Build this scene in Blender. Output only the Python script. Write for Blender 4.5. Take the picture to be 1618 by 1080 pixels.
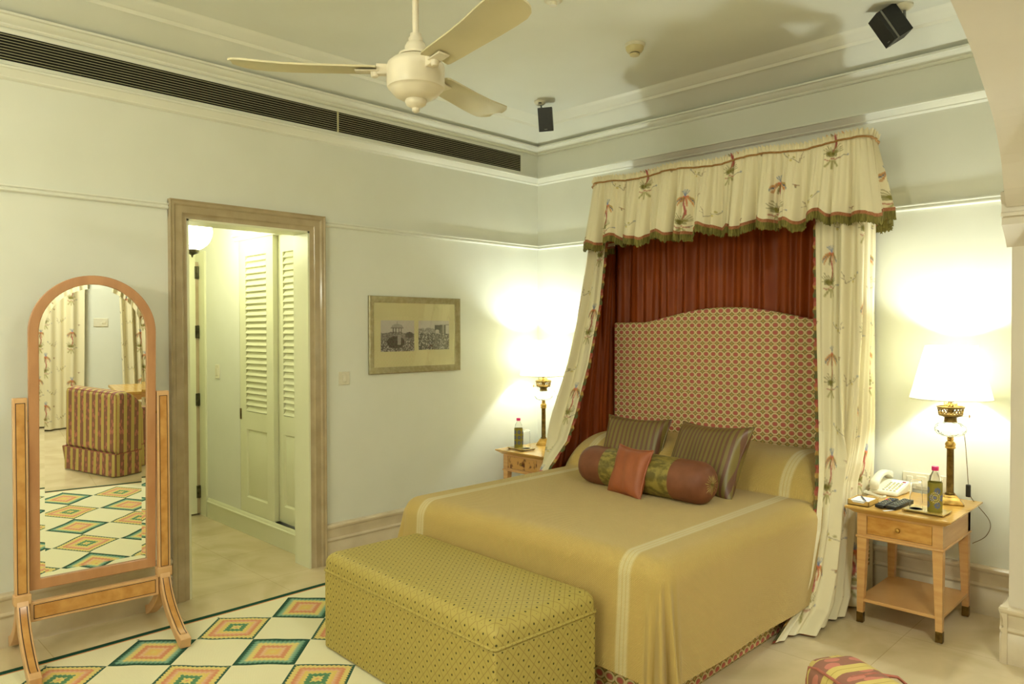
import bpy, bmesh, math, random
import numpy as np
from math import sin, cos, pi, radians, sqrt, atan2
from mathutils import Vector, Matrix
random.seed(7)
for o_ in list(bpy.data.objects): bpy.data.objects.remove(o_, do_unlink=True)
S = bpy.context.scene
COL = S.collection

# ------------------------------------------------------------------ camera
cam_d = bpy.data.cameras.new('camera'); cam = bpy.data.objects.new('camera', cam_d); COL.objects.link(cam)
cam_d.sensor_fit = 'HORIZONTAL'; cam_d.sensor_width = 36.0; cam_d.lens = 36.0*1169.19/1618.0
cam_d.clip_start = 0.05
yaw, pit, rol = [radians(a) for a in (44.86122, -0.93047, -0.11467)]
F_ = Vector((-sin(yaw)*cos(pit), cos(yaw)*cos(pit), sin(pit))); r_ = Vector((cos(yaw), sin(yaw), 0)); u_ = r_.cross(F_)
R2 = cos(rol)*r_+sin(rol)*u_; U2 = -sin(rol)*r_+cos(rol)*u_
m = Matrix((R2, U2, -F_)).transposed().to_4x4(); m.translation = (4.18094, -4.50602, 1.5)
cam.matrix_world = m
S.camera = cam
# ------------------------------------------------------------------ world, exposure, large lights
S.view_settings.view_transform = 'Standard'; S.view_settings.look = 'None'
S.view_settings.gamma = 1.0; S.view_settings.use_curve_mapping = False
S.view_settings.exposure = 0.28
W = bpy.data.worlds.new('world'); S.world = W; W.use_nodes = True
W.node_tree.nodes['Background'].inputs[0].default_value = (1.0, .9, .7, 1); W.node_tree.nodes['Background'].inputs[1].default_value = 0.05
WARM = (.98, 1.0, .85); CFL = (.92, 1.0, .95); HALLC = (1.0, .99, .66)
def light(name, typ, loc, power, col, size=.1, rot=(0, 0, 0), parent=None, shape='DISK', spread=None):
    d = bpy.data.lights.new(name, typ); d.energy = power; d.color = col
    if typ == 'AREA':
        d.shape = shape; d.size = size
        if spread: d.spread = spread
    else: d.shadow_soft_size = size
    o = bpy.data.objects.new(name, d); COL.objects.link(o); o.location = loc; o.rotation_euler = rot
    if parent: o.parent = parent
    return o
LAMP_W = 34.0; HALL_W = 9.0; ROOM_W = 10.0; ANNEX_W = 52.0; UP_W = (13.0, 68.0)
FIX = [('ceiling light over the foot of the bed side', (1.5, -5.1, 3.12), ROOM_W), ('annex', (4.9, -3.3, 2.98), ANNEX_W)]  # unseen fittings, added to supply the general room light

# ------------------------------------------------------------------ materials
def lin(c):
    return tuple(((x/255.0)/12.92 if x/255.0 <= .04045 else ((x/255.0+.055)/1.055)**2.4) for x in c)
def mat(name):
    m = bpy.data.materials.new(name); m.use_nodes = True
    nt = m.node_tree; b = nt.nodes['Principled BSDF']; return m, nt, b
def N(nt, t, **kw):
    n = nt.nodes.new(t)
    for k, v in kw.items(): setattr(n, k, v)
    return n
def math_(nt, op, a, b=None, clamp=False):
    n = nt.nodes.new('ShaderNodeMath'); n.operation = op; n.use_clamp = clamp
    for i, x in enumerate((a, b)):
        if x is None: continue
        if isinstance(x, (int, float)): n.inputs[i].default_value = x
        else: nt.links.new(x, n.inputs[i])
    return n.outputs[0]
def mixc(nt, f, a, b):
    n = nt.nodes.new('ShaderNodeMix'); n.data_type = 'RGBA'
    for s, x in ((n.inputs[0], f), (n.inputs[6], a), (n.inputs[7], b)):
        if isinstance(x, (int, float)): s.default_value = x
        elif isinstance(x, tuple): s.default_value = (*x[:3], 1)
        else: nt.links.new(x, s)
    return n.outputs[2]
def noisy(name, c1, c2, scale=6, rough=.6, detail=6, stretch=(1, 1, 1), bump=0, metal=0, spec=.5, coat=0, contrast=(.35, .65), bscale=None):
    m, nt, b = mat(name)
    tc = N(nt, 'ShaderNodeTexCoord'); mp = N(nt, 'ShaderNodeMapping'); mp.inputs['Scale'].default_value = stretch
    nt.links.new(tc.outputs['Object'], mp.inputs[0])
    n = N(nt, 'ShaderNodeTexNoise'); n.inputs['Scale'].default_value = scale; n.inputs['Detail'].default_value = detail
    nt.links.new(mp.outputs[0], n.inputs['Vector'])
    mr = N(nt, 'ShaderNodeMapRange'); mr.inputs[1].default_value = contrast[0]; mr.inputs[2].default_value = contrast[1]
    nt.links.new(n.outputs[0], mr.inputs[0])
    nt.links.new(mixc(nt, mr.outputs[0], lin(c1), lin(c2)), b.inputs['Base Color'])
    b.inputs['Roughness'].default_value = rough; b.inputs['Metallic'].default_value = metal
    b.inputs['Specular IOR Level'].default_value = spec
    if coat: b.inputs['Coat Weight'].default_value = coat; b.inputs['Coat Roughness'].default_value = .15
    if bump:
        bp = N(nt, 'ShaderNodeBump'); bp.inputs['Strength'].default_value = bump; bp.inputs['Distance'].default_value = .01
        if bscale:
            n2 = N(nt, 'ShaderNodeTexNoise'); n2.inputs['Scale'].default_value = bscale; nt.links.new(tc.outputs['Object'], n2.inputs['Vector']); nt.links.new(n2.outputs[0], bp.inputs['Height'])
        else: nt.links.new(n.outputs[0], bp.inputs['Height'])
        nt.links.new(bp.outputs[0], b.inputs['Normal'])
    return m
def plain(name, c, rough=.5, metal=0, spec=.5, emit=None, es=0):
    m = noisy(name, c, tuple(min(255, x*1.03) for x in c), 20, rough, 2, metal=metal, spec=spec)
    if emit:
        b = m.node_tree.nodes['Principled BSDF']; b.inputs['Emission Color'].default_value = (*emit, 1); b.inputs['Emission Strength'].default_value = es
    return m
M = {}
M['wall'] = noisy('wall_paint', (226, 227, 213), (229, 230, 217), 3, .55, 3, spec=.3)
M['ceil'] = noisy('ceiling_paint', (227, 228, 214), (230, 231, 218), 3, .6, 3, spec=.3)
M['trimp'] = noisy('trim_paint', (231, 231, 216), (234, 234, 220), 3, .4, 3, spec=.4)
M['pinkwall'] = noisy('arch_paint', (218, 208, 190), (222, 212, 194), 3, .55, 3, spec=.3)  # pinkish warm light on the arch wall is mixed into this colour
M['doorp'] = noisy('door_paint', (224, 224, 190), (228, 228, 196), 3, .4, 3, spec=.4)
M['marble'] = noisy('beige_marble_trim', (168, 150, 116), (188, 170, 136), 9, .12, 8, spec=.6, contrast=(.3, .75))
M['skirt_m'] = noisy('beige_marble_skirting', (206, 190, 160), (224, 210, 182), 7, .3, 8, spec=.5, contrast=(.3, .75))
M['brass'] = noisy('aged_brass', (150, 118, 58), (196, 160, 90), 30, .3, 3, metal=1)
M['brassdk'] = noisy('dark_brass', (92, 74, 40), (130, 105, 58), 30, .4, 3, metal=1)
M['hinge'] = noisy('dark_hinge_metal', (70, 66, 50), (100, 95, 75), 30, .35, 3, metal=1)
M['black'] = noisy('black_plastic', (16, 16, 14), (24, 24, 20), 40, .45, 2)
M['grey'] = noisy('grey_plastic', (120, 120, 112), (130, 130, 120), 40, .45, 2)
M['whitepl'] = noisy('cream_plastic', (222, 216, 192), (228, 222, 199), 30, .35, 2)
M['fan'] = noisy('fan_enamel', (218, 208, 184), (224, 214, 190), 10, .35, 2)
M['fanblade'] = noisy('fan_blade_paint', (196, 186, 148), (202, 192, 155), 6, .4, 2)
M['honey'] = noisy('honey_wood', (206, 154, 94), (218, 172, 110), 5, .28, 6, stretch=(1, 1, 9), spec=.5, coat=.3)
M['honeytop'] = noisy('honey_wood_top', (200, 154, 80), (214, 172, 96), 5, .18, 6, stretch=(1.2, 8, 1), spec=.4, coat=.3)
M['burr'] = noisy('burr_veneer', (186, 128, 58), (214, 162, 84), 14, .25, 8, spec=.5, coat=.3, stretch=(1, 1, 2.5))
M['mirwood'] = noisy('mirror_wood', (176, 124, 82), (192, 140, 96), 5, .3, 6, stretch=(3, 3, 1), coat=.3)
M['mirburr'] = noisy('mirror_burr_veneer', (184, 128, 62), (206, 154, 86), 18, .28, 8, coat=.3)
M['inlay'] = plain('dark_inlay', (60, 34, 26), .4)
M['mirlight'] = noisy('mirror_light_wood', (206, 160, 108), (216, 172, 122), 6, .35, 6, stretch=(3, 3, 1))
M['silver'] = noisy('champagne_silver', (168, 160, 128), (182, 175, 145), 40, .38, 2, metal=.85)
M['matboard'] = noisy('cream_mat_board', (206, 198, 150), (210, 202, 155), 5, .6, 2)
M['orange'] = noisy('orange_satin', (140, 62, 20), (158, 74, 26), 3, .42, 4, stretch=(6, 6, 1), spec=.22)
M['orange2'] = noisy('rust_satin_cushion', (150, 80, 46), (166, 92, 54), 8, .45, 4)
M['olivef'] = noisy('olive_fringe', (92, 86, 30), (132, 122, 56), 160, .8, 2, stretch=(1, 1, .15))
M['braid'] = noisy('rust_braid', (150, 92, 56), (176, 116, 76), 120, .7, 2)
M['cordb'] = noisy('tan_cord', (150, 108, 56), (172, 128, 72), 120, .7, 2)
M['boldbrown'] = noisy('russet_silk', (118, 72, 50), (134, 84, 60), 9, .5, 4, spec=.3)
M['dark'] = plain('dark_void', (14, 13, 9), .8)
M['paper'] = plain('white_paper', (240, 240, 236), .6)
M['cardbox'] = plain('gold_card', (196, 160, 84), .5)
M['navy'] = plain('navy_ink', (40, 50, 96), .4)
M['pink'] = plain('pink_cap', (226, 40, 120), .4)
M['gold'] = noisy('lacquer_tray', (168, 140, 66), (186, 158, 80), 20, .25, 3, coat=.5)
M['red'] = plain('red_key', (150, 20, 30), .4)
M['key'] = plain('phone_key', (190, 184, 140), .5)
M['slat'] = noisy('vent_slat', (196, 190, 150), (206, 200, 160), 20, .5, 2)
M['smoke'] = plain('detector_plastic', (198, 186, 140), .5)
def glassm(name, c=(1, 1, 1), rough=0.02, ior=1.45):
    m, nt, b = mat(name); b.inputs['Base Color'].default_value = (*c, 1); b.inputs['Roughness'].default_value = rough
    b.inputs['Transmission Weight'].default_value = 1; b.inputs['IOR'].default_value = ior; return m
M['glass'] = glassm('clear_glass', ior=1.15); M['plasticb'] = glassm('clear_bottle_plastic', (.97, .98, .95), .05, 1.15)
M['fontglass'] = glassm('cut_glass', (.98, 1, .97), .05, 1.3)
def add_cut(m):
    nt = m.node_tree; b = nt.nodes['Principled BSDF']; tc = N(nt, 'ShaderNodeTexCoord'); v = N(nt, 'ShaderNodeTexVoronoi'); v.inputs['Scale'].default_value = 55
    nt.links.new(tc.outputs['Object'], v.inputs['Vector']); bp = N(nt, 'ShaderNodeBump'); bp.inputs['Strength'].default_value = .5; bp.inputs['Distance'].default_value = .004
    nt.links.new(v.outputs['Distance'], bp.inputs['Height']); nt.links.new(bp.outputs[0], b.inputs['Normal'])
add_cut(M['fontglass'])
m, nt, b = mat('mirror_silver'); b.inputs['Base Color'].default_value = (.93, .95, .9, 1); b.inputs['Metallic'].default_value = 1; b.inputs['Roughness'].default_value = 0.0; M['mirror'] = m
m, nt, b = mat('picture_glass'); M['picglass'] = m
nt.nodes.remove(b); g1 = N(nt, 'ShaderNodeBsdfTransparent'); g2 = N(nt, 'ShaderNodeBsdfGlossy'); g2.inputs['Roughness'].default_value = .02
mx = N(nt, 'ShaderNodeMixShader'); fr = N(nt, 'ShaderNodeFresnel'); fr.inputs[0].default_value = 1.45
nt.links.new(fr.outputs[0], mx.inputs[0]); nt.links.new(g1.outputs[0], mx.inputs[1]); nt.links.new(g2.outputs[0], mx.inputs[2]); nt.links.new(mx.outputs[0], nt.nodes['Material Output'].inputs[0])
# lamp shade: pleated translucent silk
m, nt, b = mat('pleated_silk_shade'); M['shade'] = m
b.inputs['Base Color'].default_value = (*lin((240, 234, 205)), 1); b.inputs['Roughness'].default_value = .8
tr = N(nt, 'ShaderNodeBsdfTranslucent'); tr.inputs[0].default_value = (*lin((246, 244, 214)), 1)
mx = N(nt, 'ShaderNodeMixShader'); mx.inputs[0].default_value = .26
nt.links.new(b.outputs[0], mx.inputs[1]); nt.links.new(tr.outputs[0], mx.inputs[2]); nt.links.new(mx.outputs[0], nt.nodes['Material Output'].inputs[0])
def emis(name, c, s):
    m, nt, b = mat(name); b.inputs['Base Color'].default_value = (.9, .9, .85, 1); b.inputs['Emission Color'].default_value = (*c, 1); b.inputs['Emission Strength'].default_value = s; return m
M['bulb'] = emis('lit_bulb', CFL, 20); M['globe'] = emis('lit_opal_globe', HALLC, 25.0); M['diffuser'] = emis('lit_diffuser', WARM, 3.0)
# attribute coloured cloth
def attrmat(name, rough=.75, bump=0, spec=.25, sheen=0):
    m, nt, b = mat(name); a = N(nt, 'ShaderNodeAttribute'); a.attribute_name = 'Col'
    nt.links.new(a.outputs['Color'], b.inputs['Base Color']); b.inputs['Roughness'].default_value = rough; b.inputs['Specular IOR Level'].default_value = spec
    if sheen: b.inputs['Sheen Weight'].default_value = sheen
    return m
M['attr'] = attrmat('printed_cotton'); M['attrp'] = attrmat('printed_photograph', .4)
M['attrtrim'] = attrmat('floral_trim', .8)
# floor marble with tile joints
m, nt, b = mat('polished_beige_marble_floor'); M['floor'] = m
tc = N(nt, 'ShaderNodeTexCoord'); n = N(nt, 'ShaderNodeTexNoise'); n.inputs['Scale'].default_value = 2.2; n.inputs['Detail'].default_value = 10; n.inputs['Distortion'].default_value = 1.2
nt.links.new(tc.outputs['Object'], n.inputs['Vector'])
mr = N(nt, 'ShaderNodeMapRange'); mr.inputs[1].default_value = .35; mr.inputs[2].default_value = .68; nt.links.new(n.outputs[0], mr.inputs[0])
c = mixc(nt, mr.outputs[0], lin((206, 188, 148)), lin((226, 208, 172)))
mp = N(nt, 'ShaderNodeMapping'); mp.inputs['Rotation'].default_value = (0, 0, 0); nt.links.new(tc.outputs['Object'], mp.inputs[0])
br = N(nt, 'ShaderNodeTexBrick'); br.inputs['Scale'].default_value = 1.0; br.inputs['Brick Width'].default_value = .6; br.inputs['Row Height'].default_value = .6; br.offset = 0
br.inputs['Mortar Size'].default_value = .0015; br.inputs['Color1'].default_value = (1, 1, 1, 1); br.inputs['Color2'].default_value = (.94, .94, .93, 1); br.inputs['Mortar'].default_value = (.72, .68, .6, 1)
nt.links.new(mp.outputs[0], br.inputs['Vector'])
mm = N(nt, 'ShaderNodeMix'); mm.data_type = 'RGBA'; mm.blend_type = 'MULTIPLY'; mm.inputs[0].default_value = 1
nt.links.new(c, mm.inputs[6]); nt.links.new(br.outputs[0], mm.inputs[7]); nt.links.new(mm.outputs[2], b.inputs['Base Color'])
b.inputs['Roughness'].default_value = .22
# rug: rotated-square lattice in room coordinates
m, nt, b = mat('flatweave_diamond_rug'); M['rug'] = m
tc = N(nt, 'ShaderNodeTexCoord'); sp = N(nt, 'ShaderNodeSeparateXYZ'); nt.links.new(tc.outputs['Object'], sp.inputs[0])
nz = N(nt, 'ShaderNodeTexNoise'); nz.inputs['Scale'].default_value = 3; nt.links.new(tc.outputs['Object'], nz.inputs['Vector'])
wob = math_(nt, 'MULTIPLY', math_(nt, 'SUBTRACT', nz.outputs[0], .5), .05)
X = math_(nt, 'ADD', sp.outputs[0], wob); Y = math_(nt, 'SUBTRACT', sp.outputs[1], wob)
uu = math_(nt, 'DIVIDE', math_(nt, 'SUBTRACT', X, .398), .195); vv = math_(nt, 'DIVIDE', math_(nt, 'ADD', Y, 2.872), .195)
ss = math_(nt, 'MULTIPLY', math_(nt, 'ADD', uu, vv), .5); ww = math_(nt, 'MULTIPLY', math_(nt, 'SUBTRACT', uu, vv), .5)
fs = math_(nt, 'FLOOR', ss); fw = math_(nt, 'FLOOR', ww)
par = math_(nt, 'FLOORED_MODULO', math_(nt, 'ADD', fs, fw), 2.0); typ = math_(nt, 'FLOORED_MODULO', fs, 2.0)
ls = math_(nt, 'SUBTRACT', math_(nt, 'SUBTRACT', ss, fs), .5); lw = math_(nt, 'SUBTRACT', math_(nt, 'SUBTRACT', ww, fw), .5)
def zig(t, amp, fq): return math_(nt, 'MULTIPLY', math_(nt, 'PINGPONG', math_(nt, 'MULTIPLY', t, fq), 1.0), amp)
d1 = math_(nt, 'ADD', math_(nt, 'ABSOLUTE', ls), zig(lw, .030, 26)); d2 = math_(nt, 'ADD', math_(nt, 'ABSOLUTE', lw), zig(ls, .030, 26))
dd = math_(nt, 'MULTIPLY', math_(nt, 'MAXIMUM', d1, d2), 2.0)
def ramp(stops):
    r = N(nt, 'ShaderNodeValToRGB'); e = r.color_ramp.elements
    e[0].position = 0; e[0].color = (*lin(stops[0][1]), 1)
    e[1].position = stops[-1][0]; e[1].color = (*lin(stops[-1][1]), 1)
    for p, c_ in stops[1:-1]:
        q = e.new(p); q.color = (*lin(c_), 1)
    nt.links.new(dd, r.inputs[0]); return r.outputs[0]
GR = (64, 98, 82); TEAL = (148, 178, 152); YE = (224, 204, 128); CO = (216, 148, 112); PK = (226, 186, 150)
rA = ramp([(0, CO), (.1, YE), (.18, YE), (.2, (90, 136, 100)), (.36, (100, 146, 110)), (.38, YE), (.52, (224, 196, 110)), (.56, PK), (.70, CO), (.76, CO), (.79, YE), (.93, YE), (.95, GR), (1.0, GR)])
rB = ramp([(0, YE), (.2, (226, 190, 110)), (.34, PK), (.40, CO), (.52, CO), (.55, YE), (.68, YE), (.76, TEAL), (.86, (110, 156, 130)), (.9, GR), (1.0, (38, 78, 62))])
cm_ = mixc(nt, typ, rA, rB)
CR = (232, 226, 190)
inx = math_(nt, 'GREATER_THAN', sp.outputs[0], .392)
usep = math_(nt, 'MULTIPLY', math_(nt, 'LESS_THAN', par, .5), inx)
inx2 = math_(nt, 'MULTIPLY', usep, math_(nt, 'LESS_THAN', sp.outputs[0], 3.13))
pat = mixc(nt, inx2, lin(CR), cm_)
edx = math_(nt, 'MINIMUM', math_(nt, 'SUBTRACT', sp.outputs[0], .325), math_(nt, 'SUBTRACT', 3.215, sp.outputs[0]))
pat = mixc(nt, math_(nt, 'LESS_THAN', edx, .046), pat, lin((214, 150, 96)))
pat = mixc(nt, math_(nt, 'LESS_THAN', edx, .036), pat, lin((30, 74, 58)))
nt.links.new(pat, b.inputs['Base Color']); b.inputs['Roughness'].default_value = .9; b.inputs['Specular IOR Level'].default_value = .1
wv = N(nt, 'ShaderNodeTexWave'); wv.inputs['Scale'].default_value = 60; wv.bands_direction = 'Y'; nt.links.new(tc.outputs['Object'], wv.inputs['Vector'])
bp = N(nt, 'ShaderNodeBump'); bp.inputs['Strength'].default_value = .25; bp.inputs['Distance'].default_value = .003; nt.links.new(wv.outputs[0], bp.inputs['Height']); nt.links.new(bp.outputs[0], b.inputs['Normal'])
# headboard / valance ring fabric (uses UV in metres)
def uvsep(nt):
    tc = N(nt, 'ShaderNodeTexCoord'); sp = N(nt, 'ShaderNodeSeparateXYZ'); nt.links.new(tc.outputs['UV'], sp.inputs[0]); return sp, tc
def cell(nt, u, p, off=0):
    a = math_(nt, 'DIVIDE', u, p)
    if off: a = math_(nt, 'ADD', a, off)
    return math_(nt, 'SUBTRACT', math_(nt, 'FRACT', a), .5)
m, nt, b = mat('ring_weave_fabric'); M['ring'] = m
sp, tc = uvsep(nt)
cu = cell(nt, sp.outputs[0], .053); cv = cell(nt, sp.outputs[1], .047)
def rad(a, b_): return math_(nt, 'SQRT', math_(nt, 'ADD', math_(nt, 'MULTIPLY', a, a), math_(nt, 'MULTIPLY', b_, b_)))
rr = rad(cu, math_(nt, 'MULTIPLY', cv, 1.12))
du = cell(nt, sp.outputs[0], .053, .5); dv = cell(nt, sp.outputs[1], .047, .5)
dm = math_(nt, 'ADD', math_(nt, 'ABSOLUTE', du), math_(nt, 'ABSOLUTE', dv))
c = mixc(nt, math_(nt, 'LESS_THAN', dm, .33), lin((206, 160, 112)), lin((138, 134, 72)))
c = mixc(nt, math_(nt, 'LESS_THAN', dm, .19), c, lin((198, 160, 100)))
c = mixc(nt, math_(nt, 'LESS_THAN', rr, .50), c, lin((232, 212, 164)))
c = mixc(nt, math_(nt, 'LESS_THAN', rr, .35), c, lin((186, 146, 98)))
c = mixc(nt, math_(nt, 'LESS_THAN', rr, .27), c, lin((198, 106, 96)))
nt.links.new(c, b.inputs['Base Color']); b.inputs['Roughness'].default_value = .75; b.inputs['Specular IOR Level'].default_value = .2
# bedspread waffle with pale band stripes : UV u across from centre, v length
m, nt, b = mat('yellow_waffle_bedspread'); M['spread'] = m
sp, tc = uvsep(nt)
au = math_(nt, 'ABSOLUTE', sp.outputs[0])
def band(x, c0, hw): return math_(nt, 'LESS_THAN', math_(nt, 'ABSOLUTE', math_(nt, 'SUBTRACT', x, c0)), hw)
bnd = math_(nt, 'MAXIMUM', band(au, .637, .008), math_(nt, 'MAXIMUM', band(au, .657, .007), band(au, .675, .007)))
wash = band(au, .656, .032)
c = mixc(nt, math_(nt, 'MULTIPLY', wash, .35), lin((203, 174, 102)), lin((224, 210, 158)))
c = mixc(nt, math_(nt, 'MULTIPLY', bnd, .5), c, lin((228, 218, 172)))
nt.links.new(c, b.inputs['Base Color']); b.inputs['Roughness'].default_value = .85; b.inputs['Specular IOR Level'].default_value = .15; b.inputs['Sheen Weight'].default_value = .2
w1 = math_(nt, 'SINE', math_(nt, 'MULTIPLY', sp.outputs[0], 2*pi/.009)); w2 = math_(nt, 'SINE', math_(nt, 'MULTIPLY', sp.outputs[1], 2*pi/.009))
bp = N(nt, 'ShaderNodeBump'); bp.inputs['Strength'].default_value = .55; bp.inputs['Distance'].default_value = .003
nt.links.new(math_(nt, 'MULTIPLY', w1, w2), bp.inputs['Height']); nt.links.new(bp.outputs[0], b.inputs['Normal'])
# ottoman fabric
m, nt, b = mat('olive_lattice_fabric'); M['ott'] = m
sp, tc = uvsep(nt)
pu = math_(nt, 'ADD', math_(nt, 'DIVIDE', sp.outputs[0], .052), math_(nt, 'DIVIDE', sp.outputs[1], .060)); pv = math_(nt, 'SUBTRACT', math_(nt, 'DIVIDE', sp.outputs[0], .052), math_(nt, 'DIVIDE', sp.outputs[1], .060))
a1 = math_(nt, 'SUBTRACT', math_(nt, 'FRACT', pu), .5); a2 = math_(nt, 'SUBTRACT', math_(nt, 'FRACT', pv), .5)
l1 = math_(nt, 'GREATER_THAN', math_(nt, 'MAXIMUM', math_(nt, 'ABSOLUTE', a1), math_(nt, 'ABSOLUTE', a2)), .465)
dot = math_(nt, 'LESS_THAN', math_(nt, 'ADD', math_(nt, 'MULTIPLY', a1, a1), math_(nt, 'MULTIPLY', a2, a2)), .011)
c = mixc(nt, math_(nt, 'MULTIPLY', l1, .5), lin((180, 162, 86)), lin((112, 82, 40)))
c = mixc(nt, dot, c, lin((62, 58, 22)))
nt.links.new(c, b.inputs['Base Color']); b.inputs['Roughness'].default_value = .55; b.inputs['Specular IOR Level'].default_value = .35
# striped cushion silk
def stripes(name, c1, c2, per, frac, rough=.38, leaf=None, axis=0):
    m, nt, b = mat(name); sp, tc = uvsep(nt)
    f = math_(nt, 'FRACT', math_(nt, 'DIVIDE', sp.outputs[axis], per))
    s = math_(nt, 'LESS_THAN', f, frac)
    c = mixc(nt, s, lin(c1), lin(c2))
    if leaf:
        mp = N(nt, 'ShaderNodeMapping'); mp.inputs['Scale'].default_value = leaf[1]; nt.links.new(tc.outputs['UV'], mp.inputs[0])
        v = N(nt, 'ShaderNodeTexVoronoi'); v.inputs['Scale'].default_value = 1.0; nt.links.new(mp.outputs[0], v.inputs['Vector'])
        k = math_(nt, 'MULTIPLY', math_(nt, 'LESS_THAN', v.outputs['Distance'], .40), math_(nt, 'SUBTRACT', 1.0, s))
        c = mixc(nt, k, c, lin(leaf[0]))
        k2 = math_(nt, 'LESS_THAN', math_(nt, 'ABSOLUTE', math_(nt, 'SUBTRACT', f, frac*.5)), .012)
        c = mixc(nt, k2, c, lin((150, 130, 60)))
    nt.links.new(c, b.inputs['Base Color']); b.inputs['Roughness'].default_value = rough
    return m
M['cstripe'] = stripes('olive_brown_striped_silk', (128, 112, 58), (112, 76, 56), .031, .45)
M['chairf'] = stripes('striped_leaf_chair_fabric', (138, 92, 74), (192, 170, 96), .075, .42, .75, leaf=((182, 112, 94), (44, 20, 1)))
M['chairpipe'] = noisy('coral_piping', (150, 84, 68), (170, 100, 80), 60, .7)
# bolster olive jacquard
M['jacq'] = noisy('olive_jacquard', (104, 92, 40), (150, 134, 64), 22, .4, 6, stretch=(1, 3, 1), contrast=(.42, .58))
M['tuft'] = noisy('gathered_olive', (136, 116, 56), (172, 150, 84), 20, .5, 4)
M['sleeve'] = None

# ------------------------------------------------------------------ geometry helpers
class B:
    """collects verts / faces"""
    def __init__(s): s.v = []; s.f = []; s.sm = []
    def add(s, vs, fs, smooth=False):
        n = len(s.v); s.v += [tuple(p) for p in vs]; s.f += [tuple(i+n for i in f) for f in fs]; s.sm += [smooth]*len(fs); return s
    def box(s, x0, x1, y0, y1, z0, z1, M_=None):
        vs = [Vector(p) for p in ((x0, y0, z0), (x1, y0, z0), (x1, y1, z0), (x0, y1, z0), (x0, y0, z1), (x1, y0, z1), (x1, y1, z1), (x0, y1, z1))]
        if M_: vs = [M_@p for p in vs]
        return s.add(vs, [(0, 3, 2, 1), (4, 5, 6, 7), (0, 1, 5, 4), (1, 2, 6, 5), (2, 3, 7, 6), (3, 0, 4, 7)])
    def lathe(s, prof, n=32, c=(0, 0, 0), M_=None, ax=None):
        vs = []; fs = []
        for (r, z) in prof:
            for i in range(n):
                a = 2*pi*i/n; vs.append(Vector((r*cos(a), r*sin(a), z)))
        if M_: vs = [M_@p for p in vs]
        vs = [p+Vector(c) for p in vs]
        for k in range(len(prof)-1):
            for i in range(n):
                j = (i+1) % n; fs.append((k*n+i, k*n+j, (k+1)*n+j, (k+1)*n+i))
        s.add(vs, fs, True)
        n0 = len(s.v)-len(vs)
        for k, rev in ((0, True), (len(prof)-1, False)):
            if prof[k][0] > 1e-5:
                f = [n0+k*n+i for i in range(n)]; s.f.append(tuple(f[::-1] if rev else f)); s.sm.append(False)
        return s
    def tube(s, pts, r, n=8, closed=False):
        pts = [Vector(p) for p in pts]; vs = []; fs = []; L = len(pts); up = None
        for i, p in enumerate(pts):
            t = (pts[(i+1) % L if closed else min(i+1, L-1)]-pts[(i-1) % L if closed else max(i-1, 0)]).normalized()
            if up is None:
                up = Vector((0, 0, 1)) if abs(t.z) < .9 else Vector((1, 0, 0))
            a = t.cross(up).normalized(); b_ = a.cross(t).normalized(); up = b_
            rr = r(i/(L-1)) if callable(r) else r
            for k in range(n):
                q = 2*pi*k/n; vs.append(p+a*rr*cos(q)+b_*rr*sin(q))
        m_ = L if closed else L-1
        for i in range(m_):
            j = (i+1) % L
            for k in range(n):
                l = (k+1) % n; fs.append((i*n+k, i*n+l, j*n+l, j*n+k))
        n0 = len(s.v); s.add(vs, fs, True)
        if not closed:
            s.f.append(tuple(n0+k for k in range(n))[::-1]); s.sm.append(False); s.f.append(tuple(n0+(L-1)*n+k for k in range(n))); s.sm.append(False)
        return s
    def prism(s, poly, h0, h1, fn=None, smooth=False):
        """poly 2D list extruded h0..h1 ; fn(a,b,h)->xyz"""
        fn = fn or (lambda a, b_, h: (a, b_, h)); n = len(poly)
        vs = [fn(a, b_, h0) for a, b_ in poly]+[fn(a, b_, h1) for a, b_ in poly]
        fs = [tuple(range(n))[::-1], tuple(range(n, 2*n))]
        s.add(vs, fs, False); n0 = len(s.v)-2*n
        for i in range(n):
            j = (i+1) % n; s.f.append((n0+i, n0+j, n0+n+j, n0+n+i)); s.sm.append(smooth)
        return s
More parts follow.
